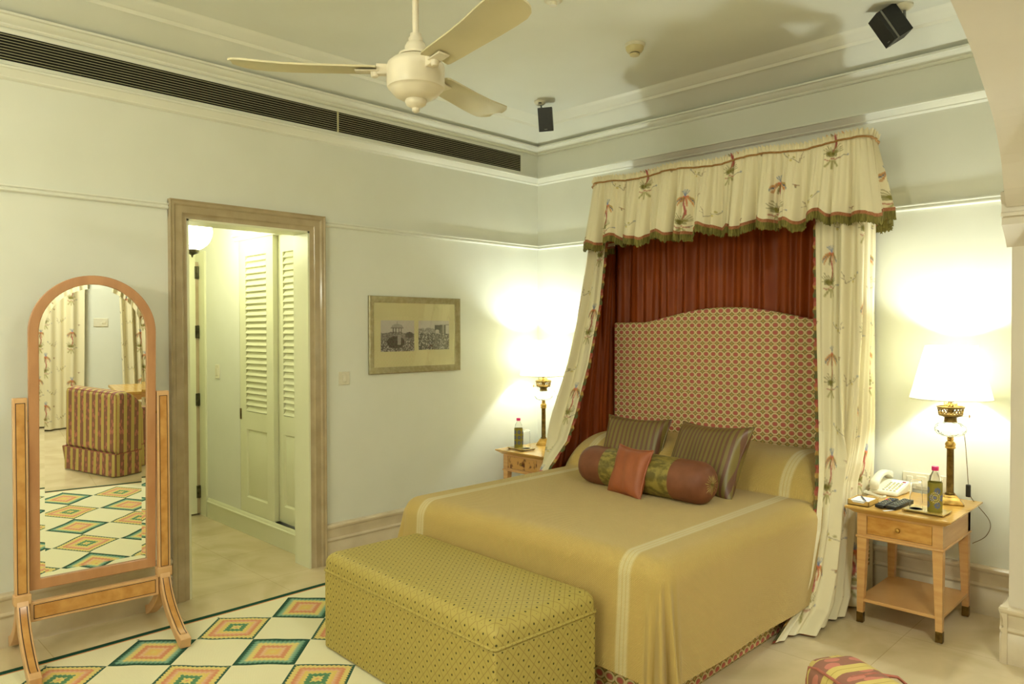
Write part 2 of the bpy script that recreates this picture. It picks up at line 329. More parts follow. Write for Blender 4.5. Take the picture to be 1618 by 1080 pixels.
def mesh(name, bb, material, parent=None, loc=None, rot=None, bevel=0, seg=2, uv=None, fixn=True, sub=0, solid=0):
    me = bpy.data.meshes.new(name); me.from_pydata(bb.v, [], bb.f)
    me.polygons.foreach_set('use_smooth', bb.sm)
    if fixn:
        bm = bmesh.new(); bm.from_mesh(me); bmesh.ops.recalc_face_normals(bm, faces=bm.faces); bm.to_mesh(me); bm.free()
    me.set_sharp_from_angle(angle=radians(40))
    me.materials.append(material)
    if uv:
        L = me.uv_layers.new(name='UVMap'); d = []
        for p in me.polygons:
            nx, ny, nz = [abs(t) for t in p.normal]
            for vi in p.vertices:
                x, y, z = me.vertices[vi].co
                if uv == 'box': d += ([y, z] if nx >= ny and nx >= nz else [x, z] if ny >= nz else [x, y])
                elif uv == 'boxy': d += ([y, z] if nx >= ny and nx >= nz else [x, z] if ny >= nz else [y, x])
                elif uv == 'xz': d += [x, z]
                else: d += list(uv(x, y, z))
        L.data.foreach_set('uv', d)
    me.update()
    o = bpy.data.objects.new(name, me); COL.objects.link(o)
    if parent: o.parent = parent
    if loc: o.location = loc
    if rot: o.rotation_euler = rot
    if solid:
        mo = o.modifiers.new('s', 'SOLIDIFY'); mo.thickness = solid; mo.offset = 0
    if bevel:
        mo = o.modifiers.new('b', 'BEVEL'); mo.width = bevel; mo.segments = seg; mo.limit_method = 'ANGLE'; mo.angle_limit = radians(35); mo.harden_normals = False
        for p in me.polygons: p.use_smooth = True
        me.set_sharp_from_angle(angle=radians(35)) if not bevel else None
    if sub:
        mo = o.modifiers.new('ss', 'SUBSURF'); mo.levels = sub; mo.render_levels = sub
    return o
def gridmesh(name, P, material, parent=None, loc=None, uvs=None, cols=None, closed_u=False, solid=0):
    """P [nv,nu,3] array"""
    nv, nu, _ = P.shape
    me = bpy.data.meshes.new(name)
    me.vertices.add(nv*nu); me.vertices.foreach_set('co', P.reshape(-1).astype(np.float32))
    iu = np.arange(nu if closed_u else nu-1); iv = np.arange(nv-1)
    A, Bv = np.meshgrid(iu, iv); a = (Bv*nu+A).ravel(); b_ = (Bv*nu+(A+1) % nu).ravel(); c = ((Bv+1)*nu+(A+1) % nu).ravel(); d = ((Bv+1)*nu+A).ravel()
    q = np.stack([a, b_, c, d], 1); nf = len(q)
    me.loops.add(nf*4); me.loops.foreach_set('vertex_index', q.ravel().astype(np.int32))
    me.polygons.add(nf); me.polygons.foreach_set('loop_start', np.arange(0, nf*4, 4, dtype=np.int32)); me.polygons.foreach_set('loop_total', np.full(nf, 4, np.int32))
    me.update(calc_edges=True); me.polygons.foreach_set('use_smooth', np.ones(nf, bool))
    if uvs is not None:
        L = me.uv_layers.new(name='UVMap'); L.data.foreach_set('uv', uvs.reshape(-1, 2)[q.ravel()].ravel().astype(np.float32))
    if cols is not None:
        at = me.color_attributes.new('Col', 'FLOAT_COLOR', 'POINT')
        cc = np.ones((nv*nu, 4), np.float32); cc[:, :3] = cols.reshape(-1, 3); at.data.foreach_set('color', cc.ravel())
    me.materials.append(material); me.validate(); me.update()
    o = bpy.data.objects.new(name, me); COL.objects.link(o)
    if parent: o.parent = parent
    if loc: o.location = loc
    if solid:
        mo = o.modifiers.new('s', 'SOLIDIFY'); mo.thickness = solid; mo.offset = -1
    return o
def thing(name, label, cat, loc=(0, 0, 0), rz=0, group=None):
    o = bpy.data.objects.new(name, None); COL.objects.link(o); o.location = loc; o.rotation_euler = (0, 0, rz); o.empty_display_size = .1
    tag(o, label, cat, group); return o
def tag(o, label, cat, group=None):
    o['label'] = label; o['category'] = cat
    if group: o['group'] = group
    return o
def struct(o): o['kind'] = 'structure'; return o
def copytree(o, parent=None):
    c = o.copy(); COL.objects.link(c); c.parent = parent
    for ch in list(o.children): copytree(ch, c)
    return c
T = Matrix.Translation
def rotz(a): return Matrix.Rotation(a, 4, 'Z')

# ------------------------------------------------------------------ room shell
ZC = 3.12; INS = .30; XA = 3.43; TH = .37; YB = -6.3; XE = 6.0; DY0, DY1, DZ = -2.866, -2.110, 2.120
fl = B().box(-3.2, XE+.4, YB-.1, .1, -.1, 0); struct(mesh('floor', fl, M['floor']))
# left wall with doorway
wl = B()
wl.box(-.17, 0, YB, DY0, 0, 3.2); wl.box(-.17, 0, DY1, .1, 0, 3.2); wl.box(-.17, 0, DY0, DY1, DZ, 3.2)
struct(mesh('wall_left', wl, M['wall']))
wb = B().box(0, XA+TH, 0, .12, 0, 3.2); struct(mesh('wall_headboard', wb, M['wall']))
wf = B().box(0, XE+.4, YB-.12, YB, 0, 3.2); struct(mesh('wall_front', wf, M['wall']))
# ceiling: flat panel plus sloped cove along both walls
ce = B(); zc0 = 2.987
ce.add([(INS, -INS, ZC), (XA, -INS, ZC), (XA, YB, ZC), (INS, YB, ZC)], [(0, 1, 2, 3)])
ce.add([(0, 0, zc0), (INS, -INS, ZC), (INS, YB, ZC), (0, YB, zc0)], [(0, 1, 2, 3)])
ce.add([(0, 0, zc0), (XA, 0, zc0), (XA, -INS, ZC), (INS, -INS, ZC)], [(0, 1, 2, 3)])
ce.box(0, XA+.3, YB, .1, 3.2, 3.25)
struct(mesh('ceiling', ce, M['ceil'], fixn=False))
ca = B().box(XA+TH, XE+.4, YB, .1, 3.0, 3.05); struct(mesh('ceiling_annex', ca, M['ceil']))
# arch wall
arch = [(-.70, 2.03), (-.755, 2.10), (-.82, 2.233), (-.945, 2.36), (-1.094, 2.448), (-1.305, 2.556), (-1.48, 2.62), (-1.62, 2.66), (-1.9, 2.715), (-2.3, 2.76), (-2.8, 2.78), (-3.4, 2.75), (-4.0, 2.68), (-4.5, 2.54), (-4.85, 2.34), (-4.98, 2.15), (-5.0, 2.03)]
def smooth_poly(p, n=4):
    out = []
    for i in range(len(p)-1):
        p0 = p[max(i-1, 0)]; p1 = p[i]; p2 = p[i+1]; p3 = p[min(i+2, len(p)-1)]
        for k in range(n):
            t = k/n
            out.append(tuple(.5*((2*p1[j])+(-p0[j]+p2[j])*t+(2*p0[j]-5*p1[j]+4*p2[j]-p3[j])*t*t+(-p0[j]+3*p1[j]-3*p2[j]+p3[j])*t**3) for j in range(len(p1))))
    return out+[p[-1]]
arch = smooth_poly(arch)
aw = B(); z1 = 3.2
def colq(y0, za, y1, zb):
    aw.add([(XA, y0, za), (XA, y1, zb), (XA, y1, z1), (XA, y0, z1)], [(0, 1, 2, 3)]); aw.add([(XA+TH, y0, za), (XA+TH, y1, zb), (XA+TH, y1, z1), (XA+TH, y0, z1)], [(3, 2, 1, 0)])
for (a, b_) in zip(arch[:-1], arch[1:]):
    colq(a[0], a[1], b_[0], b_[1]); aw.add([(XA, a[0], a[1]), (XA, b_[0], b_[1]), (XA+TH, b_[0], b_[1]), (XA+TH, a[0], a[1])], [(0, 1, 2, 3)], True)
aw.box(XA, XA+TH, -.59, 0, 0, 2.0); colq(0, 2.0, -.70, 2.03)
aw.box(XA, XA+TH, YB, -5.1, 0, 2.0); colq(-5.0, 2.03, YB, 2.0)
struct(mesh('wall_arch', aw, M['pinkwall'], fixn=False))
# capital moulding at the arch springing
cp = [(0, 1.865), (.012, 1.88), (.03, 1.90), (.06, 1.925), (.085, 1.945), (.10, 1.955), (.10, 1.985), (.115, 1.99), (.115, 2.005), (.105, 2.01), (.105, 2.045), (.12, 2.06), (.125, 2.085), (.125, 2.095), (0, 2.12)]
cb = B()
cb.prism(cp, XA-.02, XA+TH, lambda d, z, h: (h, -.59-d, z))
struct(mesh('trim_16', cb, M['pinkwall']))
# annex walls
struct(mesh('wall_annex_back', B().box(XA+TH, XE+.4, -.5, -.4, 0, 3.05), M['wall']))
struct(mesh('wall_annex_window', B().box(XE, XE+.12, YB, -.4, 0, 3.05), M['wall']))
# --- mouldings
def run(name, prof, p0, p1, nrm, material, parent=None):
    d = Vector(p1)-Vector(p0); bb = B(); n = len(prof); vs = []
    for q in (Vector(p0), Vector(p1)):
        for (o, z) in prof: vs.append((q.x+nrm[0]*o, q.y+nrm[1]*o, z))
    fs = [tuple(range(n)), tuple(range(n, 2*n))[::-1]]+[(i, (i+1) % n, n+(i+1) % n, n+i) for i in range(n)]
    return struct(mesh(name, bb.add(vs, fs), material, parent))
rail = [(0, 2.160), (.012, 2.160), (.020, 2.166), (.020, 2.172), (.013, 2.177), (.013, 2.181), (.024, 2.186), (.024, 2.192), (0, 2.194)]
cor1 = [(0, 2.688), (.014, 2.690), (.022, 2.696), (.022, 2.702), (.030, 2.710), (.042, 2.722), (.048, 2.730), (.060, 2.732), (.060, 2.742), (0, 2.744)]
cor2 = [(0, 2.935), (.012, 2.935), (.02, 2.942), (.02, 2.950), (.036, 2.956), (.05, 2.968), (.056, 2.976), (.07, 2.979), (.07, 2.990), (.0, 2.990)]
run('trim_1', rail, (0, YB, 0), (0, -2.965, 0), (1, 0), M['trimp']); run('trim_2', rail, (0, -2.01, 0), (0, 0, 0), (1, 0), M['trimp'])
run('trim_3', rail, (0, 0, 0), (XA, 0, 0), (0, -1), M['trimp'])
run('trim_4', cor1, (0, YB, 0), (0, 0, 0), (1, 0), M['trimp']); run('trim_5', cor1, (0, 0, 0), (XA, 0, 0), (0, -1), M['trimp'])
run('trim_6', cor2, (0, YB, 0), (0, 0, 0), (1, 0), M['trimp']); run('trim_7', cor2, (0, 0, 0), (XA, 0, 0), (0, -1), M['trimp'])
cor3 = [(INS-.075, ZC-.045), (INS-.06, ZC-.05), (INS-.045, ZC-.035), (INS-.03, ZC-.035), (INS-.012, ZC-.02), (INS+.02, ZC-.018), (INS+.035, ZC-.006), (INS+.05, ZC), (INS, ZC+.01), (INS-.08, ZC-.02)]
run('trim_8', cor3, (0, YB, 0), (0, -INS+.07, 0), (1, 0), M['trimp']); run('trim_9', cor3, (INS-.07, 0, 0), (XA, 0, 0), (0, -1), M['trimp'])
skp = [(0, 0), (.022, 0), (.022, .130), (.017, .136), (.017, .140), (.024, .146), (.026, .153), (.022, .160), (.014, .164), (.014, .172), (.016, .200), (.022, .216), (.022, .222), (.030, .228), (.034, .238), (.034, .246), (.026, .254), (0, .256)]
run('baseboard_left', skp, (0, YB, 0), (0, -2.965, 0), (1, 0), M['skirt_m']); run('baseboard_corner', skp, (0, -2.01, 0), (0, 0, 0), (1, 0), M['skirt_m'])
run('baseboard_headboard', skp, (0, 0, 0), (XA, 0, 0), (0, -1), M['skirt_m'])
run('baseboard_arch', skp, (XA-.03, -.59, 0), (XA+TH+.03, -.59, 0), (0, -1), M['skirt_m'])
run('baseboard_alcove', skp, (XA, -.62, 0), (XA, 0, 0), (-1, 0), M['skirt_m'])
# marble door surround
cas = [(0, 0), (.004, .022), (.012, .030), (.012, .066), (.022, .074), (.022, .088), (.030, .094), (.030, .098), (0, .098)]   # (out, across from opening)
bb = B()
def casing(path):     # path of (y,z, diry, dirz) outward direction for 'across'
    vs = []; n = len(cas)
    for (y, z, dy, dz) in path:
        for (o, a) in cas: vs.append((.003+o+.006, y+dy*a, z+dz*a))
    fs = []
    for k in range(len(path)-1):
        for i in range(n-1): fs.append((k*n+i, k*n+i+1, (k+1)*n+i+1, (k+1)*n+i))
    bb.add(vs, fs)
casing([(DY0, 0, -1, 0), (DY0, DZ, -1, 1), (DY1, DZ, 1, 1), (DY1, 0, 1, 0)])
bb.box(0, .0085, DY0-.098, DY0, 0, DZ+.09); bb.box(0, .0085, DY1, DY1+.098, 0, DZ+.09); bb.box(0, .0085, DY0-.098, DY1+.098, DZ, DZ+.098)
struct(mesh('trim_10', bb, M['marble']))
bb = B().box(-.172, .0095, DY0, DY0+.012, 0, DZ).box(-.172, .0095, DY1-.012, DY1, 0, DZ).box(-.172, .0095, DY0, DY1, DZ-.012, DZ)
struct(mesh('trim_11', bb, M['doorp']))

# ------------------------------------------------------------------ hall behind the doorway
HY = -2.02
hw = B().box(-1.95, -.17, HY, HY+.12, 2.165, 2.6)
hw.box(-1.95, -1.170, HY, HY+.12, 0, 2.165); hw.box(-1.225, -.17, HY+.085, HY+.14, 0, 2.165)
struct(mesh('wall_hall', hw, M['wall']))
struct(mesh('wall_hall_left', B().box(-1.95, -.17, -3.35, -3.25, 0, 2.6), M['wall']))
struct(mesh('wall_hall_end', B().box(-2.03, -1.95, -3.35, HY+.12, 0, 2.6), M['wall']))
struct(mesh('ceiling_hall', B().box(-2.03, -.17, -3.35, HY+.12, 2.6, 2.65), M['ceil']))
hp = [(0, 0), (.016, 0), (.016, .118), (.022, .122), (.022, .130), (.012, .136), (.008, .150), (0, .156)]
run('baseboard_hall', hp, (-1.74, HY, 0), (-.17, HY, 0), (0, -1), M['doorp'])
run('trim_12', [(0, 2.165), (.010, 2.165), (.016, 2.175), (.016, 2.19), (.03, 2.20), (.03, 2.215), (.04, 2.225), (0, 2.235)], (-1.225, HY, 0), (-.17, HY, 0), (0, -1), M['trimp'])
def closet_door(name, x0, x1, yf, louv):
    z0, z1 = .158, 2.165; t = .035
    d = B().box(x0, x1, yf, yf+t*.5, z0, z1)   # back skin
    st = .085 if x1-x0 > .5 else .075
    lx0, lx1 = x0+st+.04, x1-.13
    lx0, lx1 = louv
    # stiles and rails raised in front
    f = yf-.018
    for (a, b_, c_, d_) in ((x0, lx0, z0, z1), (lx1, x1, z0, z1), (lx0, lx1, z0, .27), (lx0, lx1, .775, .905), (lx0, lx1, 2.045, z1)): d.box(a, b_, f, yf, c_, d_)
    o = struct(mesh(name, d, M['doorp']))
    n = 26; sl = B()
    for i in range(n):
        z = .905+(i)*(1.14/n); h = 1.14/n
        sl.add([(lx0, yf+.002, z+h), (lx1, yf+.002, z+h), (lx1, f-.003, z+.004), (lx0, f-.003, z+.004), (lx0, yf, z), (lx1, yf, z)], [(0, 1, 2, 3), (3, 2, 5, 4)])
    mesh('louvres', sl, M['doorp'], o)
    pn = B(); a, b_, c_, d_ = lx0, lx1, .27, .775; s1, s2 = .012, .045
    vs = []
    for (s, y) in ((0, f), (s1, f+.012), (s2, f+.001)): vs += [(a+s, y, c_+s), (b_-s, y, c_+s), (b_-s, y, d_-s), (a+s, y, d_-s)]
    fs = [(8, 9, 10, 11)]
    for k in (0, 4):
        for i in range(4): fs.append((k+i, k+(i+1) % 4, k+4+(i+1) % 4, k+4+i))
    mesh('panel', pn.add(vs, fs), M['doorp'], o)
    return o
d2 = closet_door('door_2', -1.165, -.645, HY+.018, (-1.065, -.745))
mesh('edge_pull', B().box(-1.163, -1.143, HY-.006, HY+.004, .84, .92), M['brassdk'], d2, bevel=.002)
closet_door('door_3', -.665, -.175, HY+.056, (-.575, -.33))
# hinged door at the hall end
pj = B().box(-1.95, -1.93, -2.14, HY, 0, 2.12).box(-1.95, -1.93, -3.25, -2.14, 2.06, 2.12).box(-1.94, -1.76, HY-.015, HY, 0, 2.14)
struct(mesh('trim_13', pj, M['doorp']))
d1 = struct(mesh('door_1', B().box(-1.91, -1.87, -2.85, -2.062, .012, 2.055), M['doorp']))
for z in (1.97, 1.49, .94, .19):
    mesh('hinge', B().box(-1.872, -1.858, -2.066, -2.036, z-.05, z+.05).lathe([(.007, -.052), (.007, .052)], 10, (-1.860, -2.047, z)), M['hinge'], d1)
mesh('door_seal', B().box(-1.885, -1.87, -2.062, -2.036, .012, 2.055), M['marble'], d1)
sl = B()
for i in range(30):
    z = .98+i*.034; sl.box(-1.87, -1.864, -2.7, -2.16, z, z+.026)
mesh('louvres', sl, M['doorp'], d1)
# globe pendant in the hall
gl = thing('pendant_lamp', 'lit white glass globe pendant hanging in the hall beyond the doorway', 'lamp', (-.95, -2.452, 0))
pr = [(.001, 2.045)]+[(  .130*cos(radians(a)), 2.182+.134*sin(radians(a))) for a in range(-80, 85, 8)]+[(.02, 2.314)]
mesh('globe_shade', B().lathe(pr, 36), M['globe'], gl)
mesh('finial', B().lathe([(.001, 2.0), (.006, 2.006), (.006, 2.014), (.014, 2.02), (.040, 2.032), (.046, 2.052), (.04, 2.056)], 20), M['hinge'], gl)
mesh('stem', B().lathe([(.035, 2.31), (.04, 2.325), (.012, 2.335), (.012, 2.56), (.05, 2.58), (.055, 2.6)], 20), M['hinge'], gl)
# switches
def plate(name, label, cat, M_, w, h, parts):
    o = thing(name, label, cat); o.matrix_world = M_
    mesh('cover_plate', B().box(-w/2, w/2, -.008, 0, -h/2, h/2), M['whitepl'], o, bevel=.003)
    for (nm, x, z, a, b_) in parts: mesh(nm, B().box(x-a/2, x+a/2, -.013, -.007, z-b_/2, z+b_/2), M['whitepl'], o, bevel=.002)
    return o
plate('light_switch', 'small square cream light switch on the wall between the marble doorway and the picture', 'light switch', T((0, -1.862, 1.187))@rotz(radians(90)), .082, .086, [('rocker', 0, 0, .026, .046)])
plate('light_switch', 'narrow cream light switch on the pale hall wall beside the louvred closet doors', 'light switch', T((-1.55, HY, 1.178)), .07, .11, [('rocker', 0, 0, .03, .055)])
plate('wall_socket', 'wide cream socket plate on the wall behind the telephone and glass', 'wall socket', T((2.925, 0, .655)), .235, .092, [('rocker', -.08, 0, .03, .05), ('socket_face', -.02, 0, .05, .06), ('socket_face', .06, 0, .05, .06)])

# ------------------------------------------------------------------ air vent grille
vt = thing('air_vent', 'long slim dark air grille set in the frieze above the doorway wall', 'air vent', (0, -2.5, 2.843))
y0, y1 = -2.7, 2.294; bb = B()
bb.box(0, .006, y0, y1, .065, .083).box(0, .006, y0, y1, -.083, -.065).box(0, .006, y1-.001, y1+.018, -.083, .083).box(0, .006, y0-.018, y0+.001, -.083, .083)
mesh('frame', bb, M['trimp'], vt)
mesh('backing', B().box(.001, .0025, y0, y1, -.065, .065), M['dark'], vt)  # flat black sheet standing in for the shade inside the grille
bb = B()
for i in range(9):
    z = -.056+i*.0138; bb.add([(.0026, y0, z+.004), (.0026, y1, z+.004), (.012, y1, z-.0005), (.012, y0, z-.0005), (.012, y0, z-.002), (.012, y1, z-.002)], [(0, 1, 2, 3), (3, 2, 5, 4)])
mesh('slats', bb, M['slat'], vt)
bb = B()
for y in (.60,): bb.box(.0026, .013, y-.004, y+.004, -.065, .065)
mesh('mullion', bb, M['slat'], vt)

# ------------------------------------------------------------------ ceiling fan
fan = thing('ceiling_fan', 'cream three-bladed ceiling fan hanging on a rod over the room', 'ceiling fan', (2.2105, -2.977, 2.327), radians(0))
prof = [(.001, -.105), (.008, -.104), (.013, -.099), (.012, -.090), (.020, -.087), (.033, -.078), (.036, -.068), (.034, -.062), (.050, -.060), (.070, -.050), (.084, -.034), (.088, -.027), (.093, -.025), (.096, -.018), (.096, .045), (.092, .056), (.078, .068), (.06, .076), (.03, .08)]
mesh('motor_housing', B().lathe(prof, 48), M['fan'], fan)
mesh('canopy_cone', B().lathe([(.058, .080), (.056, .088), (.04, .092), (.036, .094), (.036, .112), (.03, .125), (.024, .128), (.024, .140), (.019, .146), (.019, .155), (.012, .158)], 32), M['fan'], fan)
mesh('down_rod', B().lathe([(.011, .15), (.011, .76)], 16), M['fan'], fan)
mesh('ceiling_cap', B().lathe([(.02, .70), (.05, .73), (.06, .793)], 24), M['fan'], fan)
BL = 3.99
def blade(i):
    a = BL+i*2*pi/3
    Mx = rotz(a)@T((0, 0, .035))@Matrix.Rotation(radians(-7), 4, 'X')
    # outline: (radius, half widths)
    prof = [(.128, -.046, .050), (.14, -.052, .055), (.22, -.055, .058), (.32, -.057, .060), (.42, -.062, .065), (.50, -.068, .070), (.545, -.068, .072), (.575, -.050, .064), (.592, -.028, .050), (.60, -.016, .038)]
    P = np.zeros((2*len(prof), 1+6, 3))
    top, bot = [], []
    bb = B(); nw = 8; n = len(prof); vs = []
    for s_ in (0, 1):
        for (r, w0, w1) in prof:
            for k in range(nw+1):
                t = k/nw; w = w0+(w1-w0)*t; tw = .018*(r-.4)*0; cam_ = .006*(1-(2*t-1)**2)+.22*max(0, r-.34)**2
                vs.append(Mx@Vector((r, w, cam_+(.003 if s_ else -.003))))
    fs = []
    m_ = n*(nw+1)
    for k in range(n-1):
        for j in range(nw):
            q = (k*(nw+1)+j, k*(nw+1)+j+1, (k+1)*(nw+1)+j+1, (k+1)*(nw+1)+j); fs.append(q); fs.append(tuple(x+m_ for x in q[::-1]))
    bd = [j for j in range(nw+1)]+[k*(nw+1)+nw for k in range(1, n)]+[(n-1)*(nw+1)+j for j in range(nw-1, -1, -1)]+[k*(nw+1) for k in range(n-2, 0, -1)]
    for k in range(len(bd)):
        p, q = bd[k], bd[(k+1) % len(bd)]; fs.append((p, q, q+m_, p+m_))
    o = mesh('blade', bb.add(vs, fs, True), M['fanblade'], fan)
    br = B().box(.088, .13, -.014, .014, -.012, .022, rotz(a)@T((0, 0, .03))); br.box(.12, .2, -.02, .02, -.008, -.002, Mx)
    br.lathe([(.012, -.02), (.014, -.005), (.012, .004)], 12, M_=rotz(a)@T((.135, 0, .03)))
    mesh('blade_iron', br, M['fan'], fan, bevel=.003)
for i in range(3): blade(i)

# ------------------------------------------------------------------ small ceiling fittings
sd = thing('smoke_detector', 'round cream smoke detector on the ceiling between the fan and the bed', 'smoke detector', (1.693, -1.013, ZC))
mesh('base', B().lathe([(.058, 0), (.058, -.012), (.05, -.018)], 32), M['whitepl'], sd)
mesh('cover', B().lathe([(.052, -.012), (.05, -.03), (.04, -.045), (.03, -.05)], 32), M['smoke'], sd)
mesh('sensor_slot', B().lathe([(.028, -.049), (.028, -.056)], 24), M['black'], sd)
mesh('cap', B().lathe([(.03, -.055), (.026, -.064), (.001, -.066)], 24), M['smoke'], sd)
sk = thing('ceiling_sprinkler', 'small round cream sprinkler disc at the top edge of the ceiling', 'sprinkler', (1.745, -1.766, ZC))
mesh('cover_disc', B().lathe([(.045, 0), (.045, -.008), (.035, -.014), (.03, -.014)], 28), M['whitepl'], sk)
mesh('nozzle', B().lathe([(.02, -.012), (.018, -.03), (.001, -.032)], 16), M['whitepl'], sk)
def speaker(label, loc, boxM, stem):
    o = thing('wall_speaker', label, 'speaker', loc)
    mesh('ceiling_mount', B().lathe([(.042, 0), (.042, -.010), (.03, -.024), (.018, -.028)], 28), M['whitepl'], o)
    e = mesh('cable_knob', B().lathe([(.012, -.02), (.012, -.024)], 12, stem[2]), M['black'], o)
    mesh('bracket', B().tube(stem[0], .007, 8), M['grey'], o)
    h, w, d = .081, .050, .055
    c = mesh('cabinet', B().box(-w, w, -d, d*.45, -h, h, boxM), M['black'], o, bevel=.003)
    mesh('bezel', B().box(-w-.001, w+.001, d*.45, d*.62, -h-.001, h+.001, boxM), M['grey'], o, bevel=.001)
    mesh('grille', B().box(-w, w, d*.62, d*.98, -h, h, boxM), M['black'], o, bevel=.002)
    mesh('badge', B().box(-.010, .010, d*.98, d*.99, -h+.012, -h+.016, boxM), M['grey'], o)
    return o
def aim(c, tgt, roll=0):
    d = (Vector(tgt)-Vector(c)).normalized(); x = d.cross(Vector((0, 0, 1))).normalized(); z = x.cross(d)
    Mx = Matrix((x, d, z)).transposed().to_4x4(); Mx.translation = Vector(c); return Mx@Matrix.Rotation(roll, 4, 'Y')
s1 = speaker('small black speaker hanging from the ceiling in the corner above the vent end', (.602, -.625, ZC), aim((.02, .04, -.125), (.55, -.62, -.35), radians(3)), ([(0, 0, -.01), (0.005, .015, -.05), (0.01, .03, -.07)], None, (.022, -.022, 0)))
_d = (F_+R2*(600/1169)+U2*(502/1169)).normalized(); _r = (R2-_d*R2.dot(_d)).normalized(); _up = _r.cross(_d)
_v = lambda a, b_, c: (_r*a+_up*b_-_d*c).normalized()
_W = _v(.32, .47, .82); _U = _v(-.68, .77, -.176); _N = _W.cross(_U); _W = -_W
_m = Matrix((_W, _N, _U)).transposed().to_4x4(); _m.translation = Vector((-.058, -.02, -.092))
s2 = speaker('small black speaker hanging tilted from the ceiling near the arch', (2.945, -.48, ZC), _m, ([(0.0, 0.0, -.01), (0.003, 0, -.075), (-.012, -.002, -.088)], None, (-.06, -.03, 0)))

# ------------------------------------------------------------------ framed picture
pf = thing('framed_picture', 'silver framed picture with two black and white photographs on the wall beside the bed', 'picture', (.0, -1.271, 1.468))
hw_, hh = .403, .265
fr_ = [(0, .014), (.005, .02), (.045, .008), (.045, 0)]
bb = B(); vs = []
profl = [(0, .004), (0, .018), (.004, .021), (.014, .018), (.040, .008), (.044, .008), (.044, .003)]
n = len(profl)
for (sy, sz) in ((-1, -1), (1, -1), (1, 1), (-1, 1)):
    for (a, o_) in profl: vs.append((o_, sy*(hw_-a), sz*(hh-a)))
fs = [(k*n+i, k*n+i+1, ((k+1) % 4)*n+i+1, ((k+1) % 4)*n+i) for k in range(4) for i in range(n-1)]
mesh('frame', bb.add(vs, fs), M['silver'], pf)
mesh('mat_board', B().box(.001, .004, -hw_+.03, hw_-.03, -hh+.03, hh-.03), M['matboard'], pf)
mesh('glass', B().add([(.0075, -hw_+.042, -hh+.042), (.0075, hw_-.042, -hh+.042), (.0075, hw_-.042, hh-.042), (.0075, -hw_+.042, hh-.042)], [(0, 1, 2, 3)]), M['picglass'], pf)
rng = np.random.RandomState(3)
def vnoise(h, w, s):
    g = rng.rand(h//s+2, w//s+2); yy = np.arange(h)/s; xx = np.arange(w)/s; y0 = yy.astype(int); x0 = xx.astype(int); fy = (yy-y0)[:, None]; fx = (xx-x0)[None]
    return (g[y0][:, x0]*(1-fy)*(1-fx)+g[y0+1][:, x0]*fy*(1-fx)+g[y0][:, x0+1]*(1-fy)*fx+g[y0+1][:, x0+1]*fy*fx)
def photo(kind):
    h, w = 110, 140; Y, X = np.mgrid[0:h, 0:w]; y = Y/h; x = X/w     # y from top
    im = np.full((h, w), .52)+.04*vnoise(h, w, 12)
    cr = vnoise(h, w, 3); cr2 = vnoise(h, w, 6); crowd = .08+.5*np.clip((cr-.45)*3, 0, 1)*(.4+.6*cr2)
    if kind == 0:
        hor = .33+.12*np.abs(x-.4)+.06*vnoise(h, w, 10)
        im = np.where(y > hor, .10+.25*cr, im); im = np.where(y > .62+.05*cr2, crowd+.05, im)
        dome = ((x-.48)/.17)**2+((y-.22)/.11)**2 < 1; im = np.where(dome & (y < .22), .32+.1*cr, im)
        im = np.where((abs(x-.48) < .19) & (abs(y-.24) < .02), .25, im)
        for px in (.36, .44, .53, .60): im = np.where((abs(x-px) < .012) & (y > .24) & (y < .42), .12, im)
        im = np.where((abs(x-.48) < .008) & (y > .03) & (y < .14), .3, im)
        body = (((x-.44)/.26)**2+((y-.70)/.20)**2 < 1); im = np.where(body, .05+.06*cr, im)
        im = np.where((abs(x-.54) < .05) & (y > .46) & (y < .78), .25+.15*cr, im)
        im = np.where(((x-.85)/.12)**2+((y-.47)/.10)**2 < 1, .09+.05*cr, im)
    else:
        im = np.where(y > .22+.08*vnoise(h, w, 8), .16+.35*cr, im); im = np.where(y > .42, crowd, im)
        im = np.where((x > .52) & (y > .12) & (y < .42), .05+.06*cr, im); im = np.where((x > .50) & (y > .09) & (y < .13+.05*(1-x)), .5, im)
        im = np.where((x > .88) & (y > .15) & (y < .45), .55, im); im = np.where((abs(x-.80) < .02) & (y > .13) & (y < .42), .4, im)
        im = np.where(((x-.60)/.07)**2+((y-.38)/.08)**2 < 1, .6*(.7+.3*cr), im)
        im = np.where((abs(x-.58) < .07) & (y > .44) & (y < .72), .06+.2*cr, im)
    im = np.clip(im, .01, .75)[::-1]
    return np.stack([im*1.0, im*.93, im*.84], -1)
for kind, (ya, yb, za, zb) in enumerate(((-1.573, -1.289, 1.353, 1.568), (-1.251, -.968, 1.360, 1.568))):
    im = photo(kind); h, w, _ = im.shape
    zz, yy = np.meshgrid(np.linspace(za-1.468, zb-1.468, h), np.linspace(ya+1.271, yb+1.271, w), indexing='ij')
    gridmesh('photograph', np.stack([np.full_like(zz, .0052), yy, zz], -1), M['attrp'], pf, cols=im)

